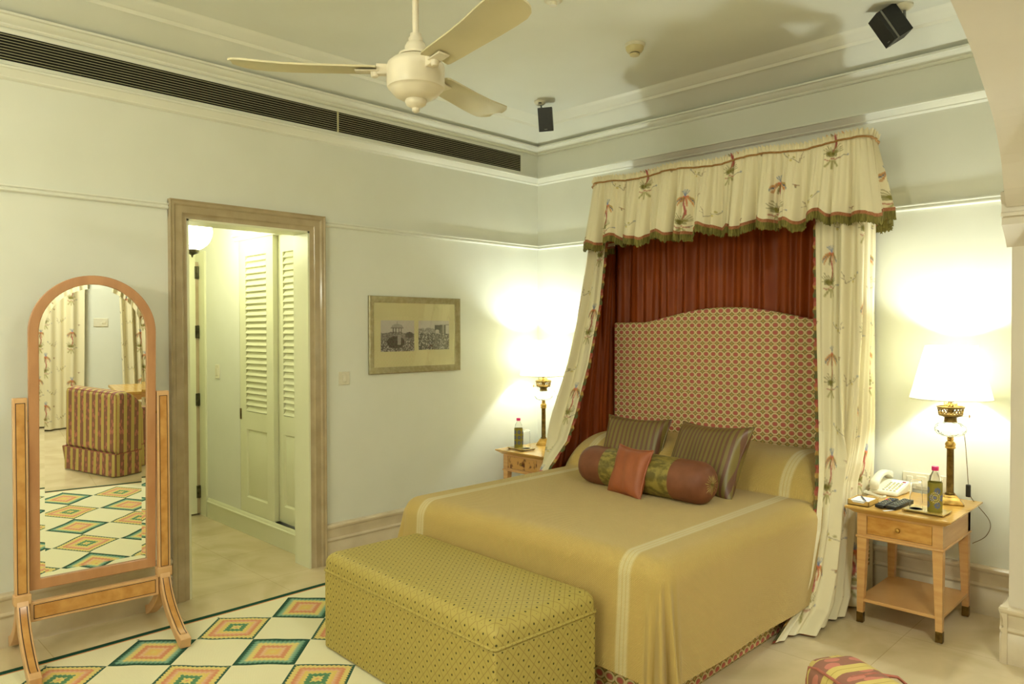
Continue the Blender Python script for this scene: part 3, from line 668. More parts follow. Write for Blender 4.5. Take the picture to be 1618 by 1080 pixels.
# ------------------------------------------------------------------ printed palm fabric raster
RES = .0030
def lc(c): return np.array(lin(c))
CREAM = lc((232, 222, 188))
class Canvas:
    def __init__(s, w, h):
        s.w, s.h = w, h; s.nx, s.ny = int(w/RES), int(h/RES); s.im = np.tile(CREAM, (s.ny, s.nx, 1)).astype(float)
        s.Y, s.X = np.mgrid[0:s.ny, 0:s.nx]; s.X = (s.X+.5)*RES; s.Y = (s.Y+.5)*RES
    def stroke(s, pts, r, c, alpha=.72):
        c = lc(c)
        for (x0, y0), (x1, y1) in zip(pts[:-1], pts[1:]):
            for ox in (-s.w, 0, s.w):
                for oy in (-s.h, 0, s.h):
                    ax, ay, bx, by = x0+ox, y0+oy, x1+ox, y1+oy
                    if max(ax, bx) < -.02 or min(ax, bx) > s.w+.02 or max(ay, by) < -.02 or min(ay, by) > s.h+.02: continue
                    dx, dy = bx-ax, by-ay; L2 = dx*dx+dy*dy+1e-9
                    t = np.clip(((s.X-ax)*dx+(s.Y-ay)*dy)/L2, 0, 1); d = np.hypot(s.X-ax-t*dx, s.Y-ay-t*dy)
                    k = np.clip((r-d)/RES+.5, 0, 1)[..., None]*alpha; s.im = s.im*(1-k)+c*k
    def dot(s, x, y, r, c): s.stroke([(x, y), (x+1e-4, y)], r, c)
def palm(cv, x, y):     # y = base, ~.30 tall
    R = random.Random(5)
    tr_ = [(x+.012*sin(t*5.5)+.02*t, y+.07+.145*t) for t in [i/14 for i in range(15)]]
    cv.stroke(tr_, .0052, (158, 58, 62))
    for i, p in enumerate(tr_): cv.dot(p[0]+.003*(-1)**i, p[1], .0035, (196, 92, 84))
    tx, ty = tr_[-1]
    for k, (a, L, c_) in enumerate(((200, .055, (72, 84, 112)), (225, .06, (190, 128, 66)), (170, .05, (206, 150, 84)), (-20, .055, (72, 84, 112)), (-45, .06, (206, 140, 80)), (10, .05, (190, 160, 90)), (250, .05, (120, 112, 60)), (-75, .045, (196, 120, 84)))):
        pts = [(tx+L*q*cos(radians(a)), ty+L*q*sin(radians(a))*.5+.02*q-.050*q*q) for q in [i/6 for i in range(7)]]
        cv.stroke(pts, .0042, c_)
        for p in pts[2:]: cv.dot(p[0], p[1]-.006, .003, c_)
    for dx in (-.012, 0, .012): cv.dot(tx+dx, ty+.004, .007, (214, 112, 84))
    for a in (60, 78, 96, 114, 130): cv.stroke([(tx, ty+.008), (tx+.038*cos(radians(a)), ty+.008+.038*sin(radians(a)))], .0026, (112, 130, 166))
    for a in range(20, 165, 12):
        L = R.uniform(.03, .065); cv.stroke([(x, y+.055), (x+L*cos(radians(a))*1.1, y+.055+L*sin(radians(a)))], .0022, (132, 122, 66))
    for k in range(16): cv.dot(x+R.uniform(-.026, .026), y+.055+R.uniform(-.012, .016), .008, R.choice([(124, 118, 56), (148, 138, 76), (104, 98, 44)]))
    for k in range(8): cv.dot(x-.034+k*.010, y+.030+R.uniform(-.007, .007), .0052, (172, 84, 62))
    for dx, a in ((-.02, 235), (.0, 268), (.02, 300)):
        cv.stroke([(x+dx*.5, y+.022), (x+dx*.5+.04*cos(radians(a)), y+.022+.04*sin(radians(a)))], .0060, (176, 166, 104)); cv.stroke([(x+dx*.5, y+.022), (x+dx*.5+.04*cos(radians(a)), y+.022+.04*sin(radians(a)))], .0015, (120, 116, 60))
    cv.stroke([(x+.03, y+.03), (x+.06, y+.045), (x+.075, y+.042)], .002, (120, 110, 90)); cv.dot(x+.075, y+.046, .005, (130, 136, 160))
def sprig(cv, x, y, s_=1):
    cv.stroke([(x, y), (x+.03*s_, y+.018), (x+.065*s_, y+.028), (x+.085*s_, y+.05)], .0020, (128, 112, 84))
    cv.stroke([(x, y), (x-.008*s_, y+.04), (x-.02*s_, y+.06)], .0018, (140, 120, 90)); cv.stroke([(x-.004*s_, y+.02), (x-.025*s_, y+.03)], .0018, (140, 120, 90))
    for (dx, dy, c_) in ((.045, .012, (196, 176, 66)), (.06, .04, (176, 160, 60)), (.03, .03, (150, 140, 60)), (.088, .055, (146, 150, 150))): cv.dot(x+dx*s_, y+dy, .0065, c_)
def bee(cv, x, y):
    cv.stroke([(x-.012, y+.004), (x+.012, y+.002)], .0028, (158, 120, 90)); cv.dot(x, y, .0065, (150, 104, 58)); cv.dot(x+.001, y-.008, .0045, (96, 74, 48))
cv = Canvas(.62, .54)
palm(cv, .14, .07); palm(cv, .45, .34); sprig(cv, .30, .12); sprig(cv, .26, .40, -1); bee(cv, .25, .27); bee(cv, .55, .10); bee(cv, .03, .46)
def sample(u, v): 
    iu = np.floor((u % cv.w)/RES).astype(int) % cv.nx; iv = np.floor((v % cv.h)/RES).astype(int) % cv.ny
    return cv.im[iv, iu]

# generic irregular fold function along arc length s
def folds(s, per, amp, seed, z=0):
    a = np.sin(2*pi*s/per+seed+1.3*np.sin(2*pi*s/(per*2.7)+seed*2)); b_ = np.sin(2*pi*s/(per*.47)+seed*3.1); return amp*(.75*a+.3*b_)
def catmull(tab, z):
    zs = np.array([t[0] for t in tab]); 
    return [np.interp(z, zs[::-1] if zs[0] > zs[-1] else zs, (np.array([t[k] for t in tab])[::-1] if zs[0] > zs[-1] else np.array([t[k] for t in tab]))) for k in range(1, len(tab[0]))]

def creases(s, seed, gap=(.055, .12), w=.009):
    """narrow inward creases at irregular spacing ; returns 0..-1"""
    R_ = random.Random(seed); p = s.min()+.02; out = np.zeros_like(s)
    while p < s.max():
        out -= R_.uniform(.5, 1.0)*np.exp(-((s-p)/(w*R_.uniform(.7, 1.5)))**2); p += R_.uniform(*gap)
    return out
# ------------------------------------------------------------------ bed curtains
SGN = lambda q: 1
def curtain(name, label, ctrl, zs_tab, ztop, group, sgn, seed, uoff):
    """ctrl: function z-> list of plan points (x,y) from leading edge to wall ; resampled by arc"""
    nz, nu = 430, 250
    Z = np.linspace(ztop, .012, nz); P = np.zeros((nz, nu, 3)); Lw = 0
    tt = np.linspace(0, 1, nu)
    pts0 = np.array(ctrl(ztop)); 
    for i, z in enumerate(Z):
        pts = np.array(ctrl(z)); d = np.r_[0, np.cumsum(np.hypot(*np.diff(pts, axis=0).T))]
        t = tt*d[-1]
        # smooth corner by sampling + box filter
        x = np.interp(t, d, pts[:, 0]); y = np.interp(t, d, pts[:, 1])
        k = 21; xp = np.r_[np.full(k//2, x[0])-(np.arange(k//2, 0, -1))*(x[1]-x[0]), x, np.full(k//2, x[-1])+(np.arange(1, k//2+1))*(x[-1]-x[-2])]; yp = np.r_[np.full(k//2, y[0])-(np.arange(k//2, 0, -1))*(y[1]-y[0]), y, np.full(k//2, y[-1])+(np.arange(1, k//2+1))*(y[-1]-y[-2])]
        ker = np.ones(k)/k; x = np.convolve(xp, ker, 'valid'); y = np.convolve(yp, ker, 'valid')
        tx, ty = np.gradient(x), np.gradient(y); l = np.hypot(tx, ty)+1e-9; nx_, ny_ = ty/l, -tx/l
        amp = .030+.010*(1-z/ztop); env = np.clip(tt/.06, 0, 1)*np.clip((1-tt)/.08, 0, 1)
        f = (folds(tt*.95+.02*sin(z*2.0), .155, amp, seed)+.022*min(1, .35+z*.8)*creases(tt*.9+.012*sin(z*2.6+seed), int(seed*10), (.07, .14), .011)*SGN(sgn))*env
        P[i, :, 0] = x+nx_*f; P[i, :, 1] = y+ny_*f; P[i, :, 2] = z
    s = tt*1.15
    U, V = np.meshgrid(s+uoff, Z); cols = sample(sgn*U, V)
    ob = gridmesh(name, P, M['attr'], cols=cols); tag(ob, label, 'curtain', group)
    # lining just inside
    dPu = np.gradient(P, axis=1); dPz = np.gradient(P, axis=0); nrm = np.cross(dPu, dPz); nrm /= np.linalg.norm(nrm, axis=2, keepdims=True)+1e-9
    side = 1 if ((nrm[:, :, 0].mean())*(1.77-P[:, :, 0].mean()) > 0) else -1
    Ln = P+nrm*side*.006
    gridmesh('lining', Ln[::3, ::2].copy(), M['orange'], ob)
    # floral edge trim on the leading edge
    w = 12; E = np.zeros((nz, w, 3)); dirn = P[:, 0]-P[:, 3]; dirn /= np.linalg.norm(dirn, axis=1, keepdims=True)
    scal = .014+.007*np.abs(np.sin(Z*pi/.045))
    for k in range(w):
        E[:, k] = P[:, 0]+dirn*(scal[:, None]*k/(w-1))+nrm[:, 0]*side*(.003)+nrm[:, 0]*.004*np.sin(Z[:, None]*90+k)
    pal = [lc((166, 84, 68)), lc((188, 152, 84)), lc((104, 108, 66)), lc((180, 104, 84)), lc((120, 106, 66))]
    ec = np.array([pal[(int(z/.022)*7) % 5] for z in Z]); ec = np.repeat(ec[:, None], w, 1)
    gridmesh('floral_trim', E, M['attrtrim'], ob, cols=ec)
    return ob
RL = [(2.2, 2.50, -.47, 2.78, -.49), (2.06, 2.505, -.48, 2.78, -.50), (1.5, 2.52, -.495, 2.77, -.50), (.95, 2.545, -.52, 2.715, -.48), (.78, 2.592, -.63, 2.695, -.49), (.68, 2.603, -.66, 2.675, -.50), (.465, 2.612, -.72, 2.67, -.54), (.25, 2.615, -.84, 2.675, -.58), (.10, 2.612, -.98, 2.69, -.60), (0, 2.60, -1.17, 2.69, -.62)]
def ctrlR(z):
    lx, ly, ox, oy = catmull(RL, z)
    mx_ = (lx+ox)/2+.03*(1-z/2.1)
    return [(lx, ly), (mx_, (ly+oy)/2-.02), (ox-.015, oy), (min(ox-.02, 2.70), oy*.5), (2.66, -.035)]
curtR = curtain('bed_curtain', 'cream palm-print curtain on the side of the bed nearest the telephone table', ctrlR, None, 2.2, 'bed curtains', 1, 1.1, .03)
LL = [(2.2, .99, -.36, .845, -.36), (2.06, .985, -.37, .835, -.38), (1.68, .975, -.42, .82, -.46), (1.27, .965, -.53, .81, -.57), (.93, .955, -.66, .80, -.68), (.75, .93, -.72, .80, -.72), (.59, .885, -.84, .80, -.83), (.3, .845, -.98, .77, -.95), (0, .84, -1.15, .76, -1.05)]
def ctrlL(z):
    lx, ly, ox, oy = catmull(LL, z)
    return [(lx, ly), ((lx+ox)/2, (ly+oy)/2-.015), (ox, oy), (ox+.005, oy*.5), (.82, -.035)]
curtL = curtain('bed_curtain', 'cream palm-print curtain swept back on the window-less wall side of the bed, by the far lamp', ctrlL, None, 2.2, 'bed curtains', -1, 2.3, .1)
curtL['label'] = 'cream palm-print bed curtain with rust lining hanging beside the farther bedside lamp'

# ------------------------------------------------------------------ canopy with valance
can = thing('bed_canopy', 'gathered palm-print canopy valance with green fringe over the bed head', 'canopy', (0, 0, 0))
XL, XR, YD = .955, 2.80, -.53
def vpath(n=1100):
    c = .10; pts = [(XL-.07, -.03), (XL-.02, YD+c)]
    for a in range(0, 91, 10): pts.append((XL+c-c*cos(radians(a)), YD+c-c*sin(radians(a))))
    for a in range(0, 91, 10): pts.append((XR-c+c*sin(radians(a)), YD+c-c*cos(radians(a))))
    pts += [(XR+.0, YD+c), (XR-.15, -.03)]
    pts = np.array(pts); d = np.r_[0, np.cumsum(np.hypot(*np.diff(pts, axis=0).T))]; t = np.linspace(0, d[-1], n)
    x = np.interp(t, d, pts[:, 0]); y = np.interp(t, d, pts[:, 1]); tx, ty = np.gradient(x), np.gradient(y); l = np.hypot(tx, ty)
    return t, x, y, ty/l, -tx/l
VT, VX, VY, VNX, VNY = vpath()
CRE = creases(VT, 11); CRF = creases(VT, 5, (.02, .045), .005)
BOTZ = lambda s: 2.108+.016*np.sin(2*pi*s/.34+.6)+.012*np.sin(2*pi*s/.171+1)+.006*np.sin(2*pi*s/.09)
TOPZ = lambda s: 2.488+.010*np.sin(2*pi*s/.55+.9)
def vpos(s, x, y, nx, ny, q):
    """q 0 top .. 1 bottom"""
    zt = TOPZ(s); zb = BOTZ(s); z = zt+(zb-zt)*q
    a = .010+.050*np.minimum(q, 1.0)**.9
    saw = lambda t: (t-np.floor(t))
    ph = s/.172+.22*np.sin(2*pi*s/.61)
    f = np.sin(2*pi*ph)+.35*np.sin(4*pi*ph+1.0); g = .30*np.sin(2*pi*s/.062+2*np.sin(2*pi*s/.4))*(1-q*.5)
    out = .055*q+a*(.62*f)+.012*g*(.4+.6*q)
    out = out+CRE*(.010+.030*min(q, 1))+CRF*.012*(1-q)*np.clip(q*10+.2, 0, 1); return x+nx*out, y+ny*out, z
nq = 120; Q = np.linspace(0, 1, nq); P = np.zeros((nq, len(VT), 3))
for i, q in enumerate(Q): P[i, :, 0], P[i, :, 1], P[i, :, 2] = vpos(VT, VX, VY, VNX, VNY, q)
U, V = np.meshgrid(VT*1.05+.06, Q*-.40+.47)
gridmesh('valance', P, M['attr'], can, cols=sample(U, V))
def ring(name, dz0, dz1, off0, off1, mt, n=8, cols=None, at=1.0):
    Pn = np.zeros((n, len(VT), 3))
    for k in range(n):
        t = k/(n-1); x, y, z = vpos(VT, VX, VY, VNX, VNY, at)
        Pn[k, :, 0] = x+VNX*(off0+(off1-off0)*t); Pn[k, :, 1] = y+VNY*(off0+(off1-off0)*t); Pn[k, :, 2] = z+dz0+(dz1-dz0)*t
    return Pn
# header frill
nh = 10; Pn = np.zeros((nh, len(VT), 3))
for k in range(nh):
    t = k/(nh-1); x, y, z = vpos(VT, VX, VY, VNX, VNY, 0); fr1 = np.sin(2*pi*VT/.021+3*np.sin(VT*20))
    Pn[k, :, 0] = x+VNX*(.006+.010*t*fr1*1.0); Pn[k, :, 1] = y+VNY*(.006+.010*t*fr1); Pn[k, :, 2] = z+t*(.036+.004*fr1)
U, V = np.meshgrid(VT*1.05+.06, np.linspace(.47, .505, nh)); gridmesh('header_frill', Pn, M['attr'], can, cols=sample(U, V))
xx, yy, zz = vpos(VT, VX, VY, VNX, VNY, 0.01)
mesh('cord', B().tube([(xx[i]+VNX[i]*.008, yy[i]+VNY[i]*.008, zz[i]) for i in range(0, len(VT), 5)], .0055, 7), M['cordb'], can)
gridmesh('braid', ring('b', .004, -.016, .004, .004, None), M['braid'], can)
Fp = ring('f', -.014, -.056, .005, .007, None, n=5); rj = np.random.RandomState(1).rand(len(VT))
Fp[-1, :, 2] += (rj-.5)*.016; Fp[-1, :, 0] += VNX*(rj[::-1]-.5)*.012; Fp[-1, :, 1] += VNY*(rj[::-1]-.5)*.012
gridmesh('fringe', Fp, M['olivef'], can)
Pi = P[::8, ::3].copy(); Pi[:, :, 0] -= VNX[::3]*.008; Pi[:, :, 1] -= VNY[::3]*.008; gridmesh('valance_lining', Pi, M['orange'], can)
mesh('canopy_board', B().box(XL+.03, XR-.16, YD+.05, -.005, 2.475, 2.495), M['orange'], can)
# back drape
n1, n2 = 60, 520; X = np.linspace(.80, 2.64, n2); Zs = np.linspace(2.47, 1.20, n1); P = np.zeros((n1, n2, 3))
for i, z in enumerate(Zs):
    k = i/(n1-1); f = folds(X+.03*sin(k*2)*np.sin(X*9), .19, .020+.004*np.sin(k*5), .7)+.006*np.sin(2*pi*X/.063+k*1.5)
    P[i, :, 0] = X; P[i, :, 1] = -.045+f; P[i, :, 2] = z
gridmesh('back_drape', P, M['orange'], can)

# ------------------------------------------------------------------ bed
bed = thing('bed', 'double bed with arched ring-patterned fabric headboard and matching skirt', 'bed', (1.77, 0, 0))
CX = 1.77
hb = []
for i in range(41):
    x = .88+(2.66-.88)*i/40; t = (x-CX)/.62
    z = 1.553+(.093*(cos(min(abs(t), 1)*pi/2)**1.15) if abs(t) < 1 else 0); hb.append((x-CX, z))
poly = [(-.89, .15)]+[(.89, .15)]+[(x, z) for x, z in hb[::-1]]
mesh('headboard', B().prism(poly, -.130, -.075, lambda a, b_, h: (a, h, b_)), M['ring'], bed, bevel=.014, seg=4, uv='xz')
mesh('bed_skirt', B().box(-.80, .790, -2.075, -.10, .0, .30), M['ring'], bed, uv='box', bevel=.02)
mesh('mattress', B().box(-.78, .775, -2.06, -.14, .301, .56), M['paper'], bed, bevel=.05, seg=4)
# spread
sx0, sx1, fy, zt, r0 = 1.005, 2.525, -2.015, .600, .09
HD = .535
nu, nv = 300, 400
us = np.linspace(-(sx1-sx0)/2-HD, (sx1-sx0)/2+HD, nu); vsx = np.linspace(0, 1, nv)
Lh = -.14-fy; vmax = Lh+HD
P = np.zeros((nv, nu, 3)); UVs = np.zeros((nv, nu, 2))
U, V = np.meshgrid(us, np.linspace(0, vmax, nv))
hx = (sx1-sx0)/2; cx = (sx0+sx1)/2
ox = np.maximum(np.abs(U)-hx, 0)*np.sign(U); oy = np.maximum(V-Lh, 0)
q = (np.abs(ox)**5+oy**5)**.2; rho = q; th = np.arctan2(oy, np.abs(ox)+1e-9)
arc = r0*pi/2
out = np.where(rho < arc, r0*np.sin(rho/r0), r0+.055*(rho-arc)); down = np.where(rho < arc, r0*(1-np.cos(rho/r0)), r0+(rho-arc)*.985)
# folds: gentle along the sides, deeper at the foot corner
corner = np.exp(-((th-pi/4)/.42)**2)*(np.minimum(np.abs(ox), oy) > 0)
fold = .006*np.sin(V*9)*np.clip((down-.1)/.4, 0, 1)+corner*(.05+.045*np.sin(th*15))*np.clip((down-.05)/.45, 0, 1)
out = out+np.where(rho > 0, fold, 0)
base_y = -.14-np.minimum(V, Lh); X_ = cx+np.clip(U, -hx, hx)+np.sign(U)*out*np.cos(th)*(rho > 0); Y_ = base_y-out*np.sin(th)*(rho > 0)
Z_ = zt-down+.012*np.cos(np.clip(U/hx, -1, 1)*pi/2)
# pillow hump
def sst(a, b_, x): t = np.clip((x-a)/(b_-a), 0, 1); return t*t*(3-2*t)
yy_ = -base_y
front = .70+.04*np.cos((X_-1.2)*2)
ph = np.where(yy_ < .40, 1-.10*((.40-yy_)/.26)**2, np.sqrt(np.clip(1-((yy_-.40)/(front-.40))**2, 0, 1)))
xe = np.abs(X_-1.74); pe = np.sqrt(np.clip(1-np.clip((xe-.60)/.30, 0, 1)**2, 0, 1))
H = .245*ph*(.92*pe+.0)*(.95+.05*np.cos((X_-1.7)*7))
Z_ = Z_+H*np.clip(1-down/.5, 0, 1)
sag = np.clip((yy_-.70)/.15, 0, 1)*0
P = np.stack([X_, Y_, Z_], -1)
spread = gridmesh('bedspread', P, M['spread'], uvs=np.stack([U*1.0+(.0), V], -1)); tag(spread, 'yellow waffle bedspread with pale stripes covering the bed and its pillows', 'bedspread')

# cushions
def cushion(name, label, cat, w, h, t, Mx, mt, group=None, pipe=None, ear=.11, n=40):
    o = thing(name, label, cat, group=group); o.matrix_world = Mx
    bb = B(); vs = []; 
    for s_ in (1, -1):
        for i in range(n+1):
            for j in range(n+1):
                a = 2*i/n-1; b_ = 2*j/n-1
                pin = 1-ear*(1-abs(b_)**2)*abs(a)**3; pin2 = 1-ear*(1-abs(a)**2)*abs(b_)**3
                x = a*w/2*pin*1.0; y_ = b_*h/2*pin2
                th_ = t/2*((1-a**4)*(1-b_**4))**.55
                th_ += .004*sin(9*a+2*b_)*(1-a*a)*(1-b_*b_)
                vs.append((x, s_*th_, y_))
    fs = []; m_ = (n+1)**2
    for i in range(n):
        for j in range(n):
            q = (i*(n+1)+j, (i+1)*(n+1)+j, (i+1)*(n+1)+j+1, i*(n+1)+j+1); fs += [q, tuple(x+m_ for x in q[::-1])]
    mesh('cover', bb.add(vs, fs, True), mt, o, uv='xz')
    e = []
    for k in range(4*n):
        sd_, q = divmod(k, n); a, b_ = [(2*q/n-1, -1), (1, 2*q/n-1), (1-2*q/n, 1), (-1, 1-2*q/n)][sd_]
        e.append((a*w/2*(1-ear*(1-b_*b_)*abs(a)**3), 0, b_*h/2*(1-ear*(1-a*a)*abs(b_)**3)))
    mesh('piping', B().tube(e, .0045, 6, closed=True), pipe or mt, o, uv='xz')
    return o
def stand(cx_, cy_, zb, rz, lean, h): return T((cx_, cy_, zb))@rotz(rz)@Matrix.Rotation(lean, 4, 'X')@T((0, 0, h/2))
cushion('square_cushion', 'olive and brown striped silk cushion behind the bolster, nearest the telephone table', 'cushion', .56, .43, .17, stand(1.985, -.87, .572, radians(-18), radians(-26), .43)@Matrix.Rotation(radians(-3), 4, 'Y'), M['cstripe'], 'striped cushions')
cushion('square_cushion', 'olive and brown striped silk cushion behind the bolster, on the far lamp side', 'cushion', .46, .40, .15, stand(1.435, -.74, .575, radians(4), radians(-24), .40), M['cstripe'], 'striped cushions')
# bolster
bo = thing('bolster', 'long round bolster with olive brocade middle and russet silk ends on the bed', 'bolster', (1.835, -1.125, .715), radians(-3.6))
Rb, Lb = .112, .435
def cyl(x0, x1, rf, n=40, k=20):
    bb = B(); vs = []
    for i in range(k+1):
        x = x0+(x1-x0)*i/k
        for j in range(n):
            a = 2*pi*j/n; r = rf(x, a); vs.append((x, r*cos(a), r*sin(a)*.98))
    fs = [(i*n+j, i*n+(j+1) % n, (i+1)*n+(j+1) % n, (i+1)*n+j) for i in range(k) for j in range(n)]
    return bb.add(vs, fs, True)
base = lambda x, a: Rb*(1+.008*sin(5*a+x*9))
mesh('brocade_middle', cyl(-.235, .235, base), M['jacq'], bo)
def endr(x, a):
    d = (abs(x)-.335)/(Lb-.335)
    return base(x, a)*(sqrt(max(0, 1-min(1, max(0, d))**3.0))*.85+.15 if d > 0 else 1)*(1+.012*max(0, d)*sin(18*a))
for s_ in (-1, 1): mesh('silk_end', cyl(s_*.235, s_*Lb, endr, k=30), M['boldbrown'], bo)
for s_ in (-1, 1):
    bb = B().lathe([(.001, -.004), (.006, .006), (.016, .010), (.034, .009), (.052, .003), (.066, -.010), (.07, -.03)], 72, M_=T((s_*(Lb-.012), 0, 0))@Matrix.Rotation(s_*pi/2, 4, 'Y'))
    bb.v = [(x+s_*.0035*sin(20*atan2(z, y)), y*(1+.07*sin(7*atan2(z, y))), z*(1+.07*sin(7*atan2(z, y)))) for x, y, z in bb.v]
    mesh('gathered_rosette', bb, M['tuft'], bo)
cushion('small_cushion', 'small plain rust satin cushion leaning on the front of the bolster', 'cushion', .275, .275, .085, stand(1.795, -1.262, .60, radians(-14), radians(-20), .275), M['orange2'])
bpy.data.objects['small_cushion']['label'] = 'small plain rust satin cushion leaning on the front of the bolster'

# ------------------------------------------------------------------ ottoman
ot = thing('storage_ottoman', 'olive diamond-patterned upholstered storage ottoman at the foot of the bed', 'ottoman', (1.727, -2.43, 0), radians(-2.4))
OW, OD = .605, .272
mesh('base', B().box(-OW, OW, -OD, OD, .012, .372), M['ott'], ot, bevel=.012, seg=3, uv='box')
# crowned lid
n = 24; bb = B()
def softbox(hx, hy, z0, z1, rr, cr, crown=0.0, ns=10, nc=7):
    bb = B(); rings = []
    prof = [(0, z0)]+[(0, z0+(z1-rr-z0)*.999)]+[(rr*(1-cos(pi/2*k/ns)), z1-rr+rr*sin(pi/2*k/ns)) for k in range(1, ns+1)]
    for (ins, z) in prof:
        hx_, hy_ = hx-ins, hy-ins; c = max(.004, cr-ins*.4); ring = []
        for (sx, sy, a0) in ((1, 1, 0), (-1, 1, 90), (-1, -1, 180), (1, -1, 270)):
            for k in range(nc): a = radians(a0+90*k/(nc-1)); ring.append((sx*(hx_-c)+c*cos(a), sy*(hy_-c)+c*sin(a), z))
        rings.append(ring)
    n = len(rings[0]); vs = [p for r in rings for p in r]; fs = [(k*n+i, k*n+(i+1) % n, (k+1)*n+(i+1) % n, (k+1)*n+i) for k in range(len(rings)-1) for i in range(n)]
    last = rings[-1]
    for q in (.8, .55, .3):
        base_ = len(vs); vs += [(p[0]*q, p[1]*q, p[2]+crown*(1-q*q)) for p in last]; fs += [(base_-n+i, base_-n+(i+1) % n, base_+(i+1) % n, base_+i) for i in range(n)]
    fs.append(tuple(range(len(vs)-n, len(vs))))
    return bb.add(vs, fs, True)
mesh('lid', softbox(OW+.002, OD+.002, .374, .462, .052, .03, .006), M['ott'], ot, uv='box')
e = [(x, y, .377) for x, y in ((-OW+.01, -OD-.001), (OW-.01, -OD-.001), (OW+.001, -OD+.01), (OW+.001, OD-.01), (OW-.01, OD+.001), (-OW+.01, OD+.001), (-OW-.001, OD-.01), (-OW-.001, -OD+.01))]
def densify(p, n=8, closed=True):
    o = []
    for i in range(len(p) if closed else len(p)-1):
        a, b_ = Vector(p[i]), Vector(p[(i+1) % len(p)]); o += [a.lerp(b_, k/n) for k in range(n)]
    return o
mesh('piping', B().tube(densify(e), .006, 8, closed=True), M['ott'], ot, uv='box')
for sx in (-1, 1):
    for sy in (-1, 1): mesh('foot', B().box(sx*(OW-.06)-.02, sx*(OW-.06)+.02, sy*(OD-.05)-.02, sy*(OD-.05)+.02, 0.010, .013), M['black'], ot)


# ------------------------------------------------------------------ rug
n1, n2 = 150, 130; X = np.linspace(.325, 3.215, n2); Y = np.linspace(-5.4, -2.16, n1); XX, YY = np.meshgrid(X, Y)
ZZ = .0085+.0015*np.sin(XX*9+YY*3)*np.sin(YY*5)
edge = .006*np.sin(YY*7)+.004*np.sin(YY*17+1)
P = np.stack([XX, YY, ZZ], -1)
rg = gridmesh('rug', P, M['rug'], solid=.007); tag(rg, 'cream flatweave rug with rows of green and coral diamonds', 'rug')

# ------------------------------------------------------------------ cheval mirror
mw = radians(-4)
cm = thing('cheval_mirror', 'tall arched cheval mirror in a light wood stand beside the doorway', 'mirror', (.305, -3.418, 0), mw)
# local: x = normal to the room, y = width
def rect_inlay(bb, pts, w=.004, off=(.0015, 0, 0)):
    """thin strips around a quad pts (list of 4 vectors)"""
    pts = [Vector(p)+Vector(off) for p in pts]; c = sum(pts, Vector())/4
    inn = [p+(c-p).normalized()*w*1.5 for p in pts]
    bb.add(pts+inn, [(i, (i+1) % 4, 4+(i+1) % 4, 4+i) for i in range(4)])
for s_ in (-1, 1):
    y = s_*.300
    p = mesh('post', B().box(-.019, .019, y-.028, y+.028, .30, 1.20), M['mirlight'], cm, bevel=.003)
    mesh('veneer_panel', B().box(.0185, .0197, y-.016, y+.016, .325, 1.175), M['mirburr'], p)
    bb = B()
    for (a, b_, c_, d_) in ((y-.019, y-.016, .322, 1.178), (y+.016, y+.019, .322, 1.178), (y-.019, y+.019, .322, .325), (y-.019, y+.019, 1.175, 1.178)): bb.box(.0185, .0202, a, b_, c_, d_)
    mesh('inlay_line', bb, M['inlay'], p)
    mesh('post_block', B().box(-.026, .026, y-.034, y+.034, .272, .318), M['mirlight'], cm, bevel=.004)
    mesh('brass_knob', B().lathe([(.009, -.02), (.012, -.008), (.009, .0), (.004, .002), (.004, .03)], 16, M_=T((0, s_*.272, 1.095))@Matrix.Rotation(s_*pi/2, 4, 'X')), M['brass'], cm)
    for (d, L, nm) in ((1, .335, 'front'), (-1, .245, 'rear')):
        ctr = []
        for k in range(15):
            t = k/14; xx_ = d*(L*(.42*t+.58*t**2.2)); z = .285*(1-t)**1.05*(1-.12*sin(pi*t))+.022*t+ (.012*max(0, t-.85)*6); ctr.append((xx_, z))
        bb = B(); vs = []
        for k, (xx_, z) in enumerate(ctr):
            q0 = ctr[max(k-1, 0)]; q1 = ctr[min(k+1, 14)]; tx, tz = q1[0]-q0[0], q1[1]-q0[1]; l = sqrt(tx*tx+tz*tz); nx, nz = -tz/l*d, tx/l*d
            hw2 = .026-.006*(k/14)+ (.004 if k > 12 else 0)
            for (a, b_) in ((-.024, -1), (.024, -1), (.024, 1), (-.024, 1)): vs.append((xx_+nx*hw2*b_, y+a, max(.004 if True else 0, z+nz*hw2*b_)))
        fs = [(0, 1, 2, 3), (56+3, 56+2, 56+1, 56)]+[(k*4+i, k*4+(i+1) % 4, (k+1)*4+(i+1) % 4, (k+1)*4+i) for k in range(14) for i in range(4)]
        lg = mesh('leg', bb.add(vs, fs), M['mirlight'], cm, bevel=.003)
        if d == 1:
            vp = []; st = []
            for k in range(1, 14):
                a = Vector(vs[k*4+3]); b_ = Vector(vs[k*4+2]); nn = (Vector(vs[k*4+3])-Vector(vs[k*4])).normalized()
                if True: vp.append((a.lerp(b_, .24)+nn*.0012, a.lerp(b_, .76)+nn*.0012)); st.append((a.lerp(b_, .17)+nn*.0014, a.lerp(b_, .25)+nn*.0014, a.lerp(b_, .75)+nn*.0014, a.lerp(b_, .83)+nn*.0014))
            q = B(); q.add([x for pr_ in vp for x in pr_], [(2*i, 2*i+1, 2*i+3, 2*i+2) for i in range(len(vp)-1)]); mesh('veneer_panel', q, M['mirburr'], lg)
            q = B(); q.add([x for pr_ in st for x in pr_], [f for i in range(len(st)-1) for f in ((4*i, 4*i+1, 4*i+5, 4*i+4), (4*i+2, 4*i+3, 4*i+7, 4*i+6))]); q.add([st[0][0], st[0][3], Vector(st[0][3])-Vector((0, 0, .004)), Vector(st[0][0])-Vector((0, 0, .004))], [(0, 1, 2, 3)]); mesh('inlay_line', q, M['inlay'], lg)
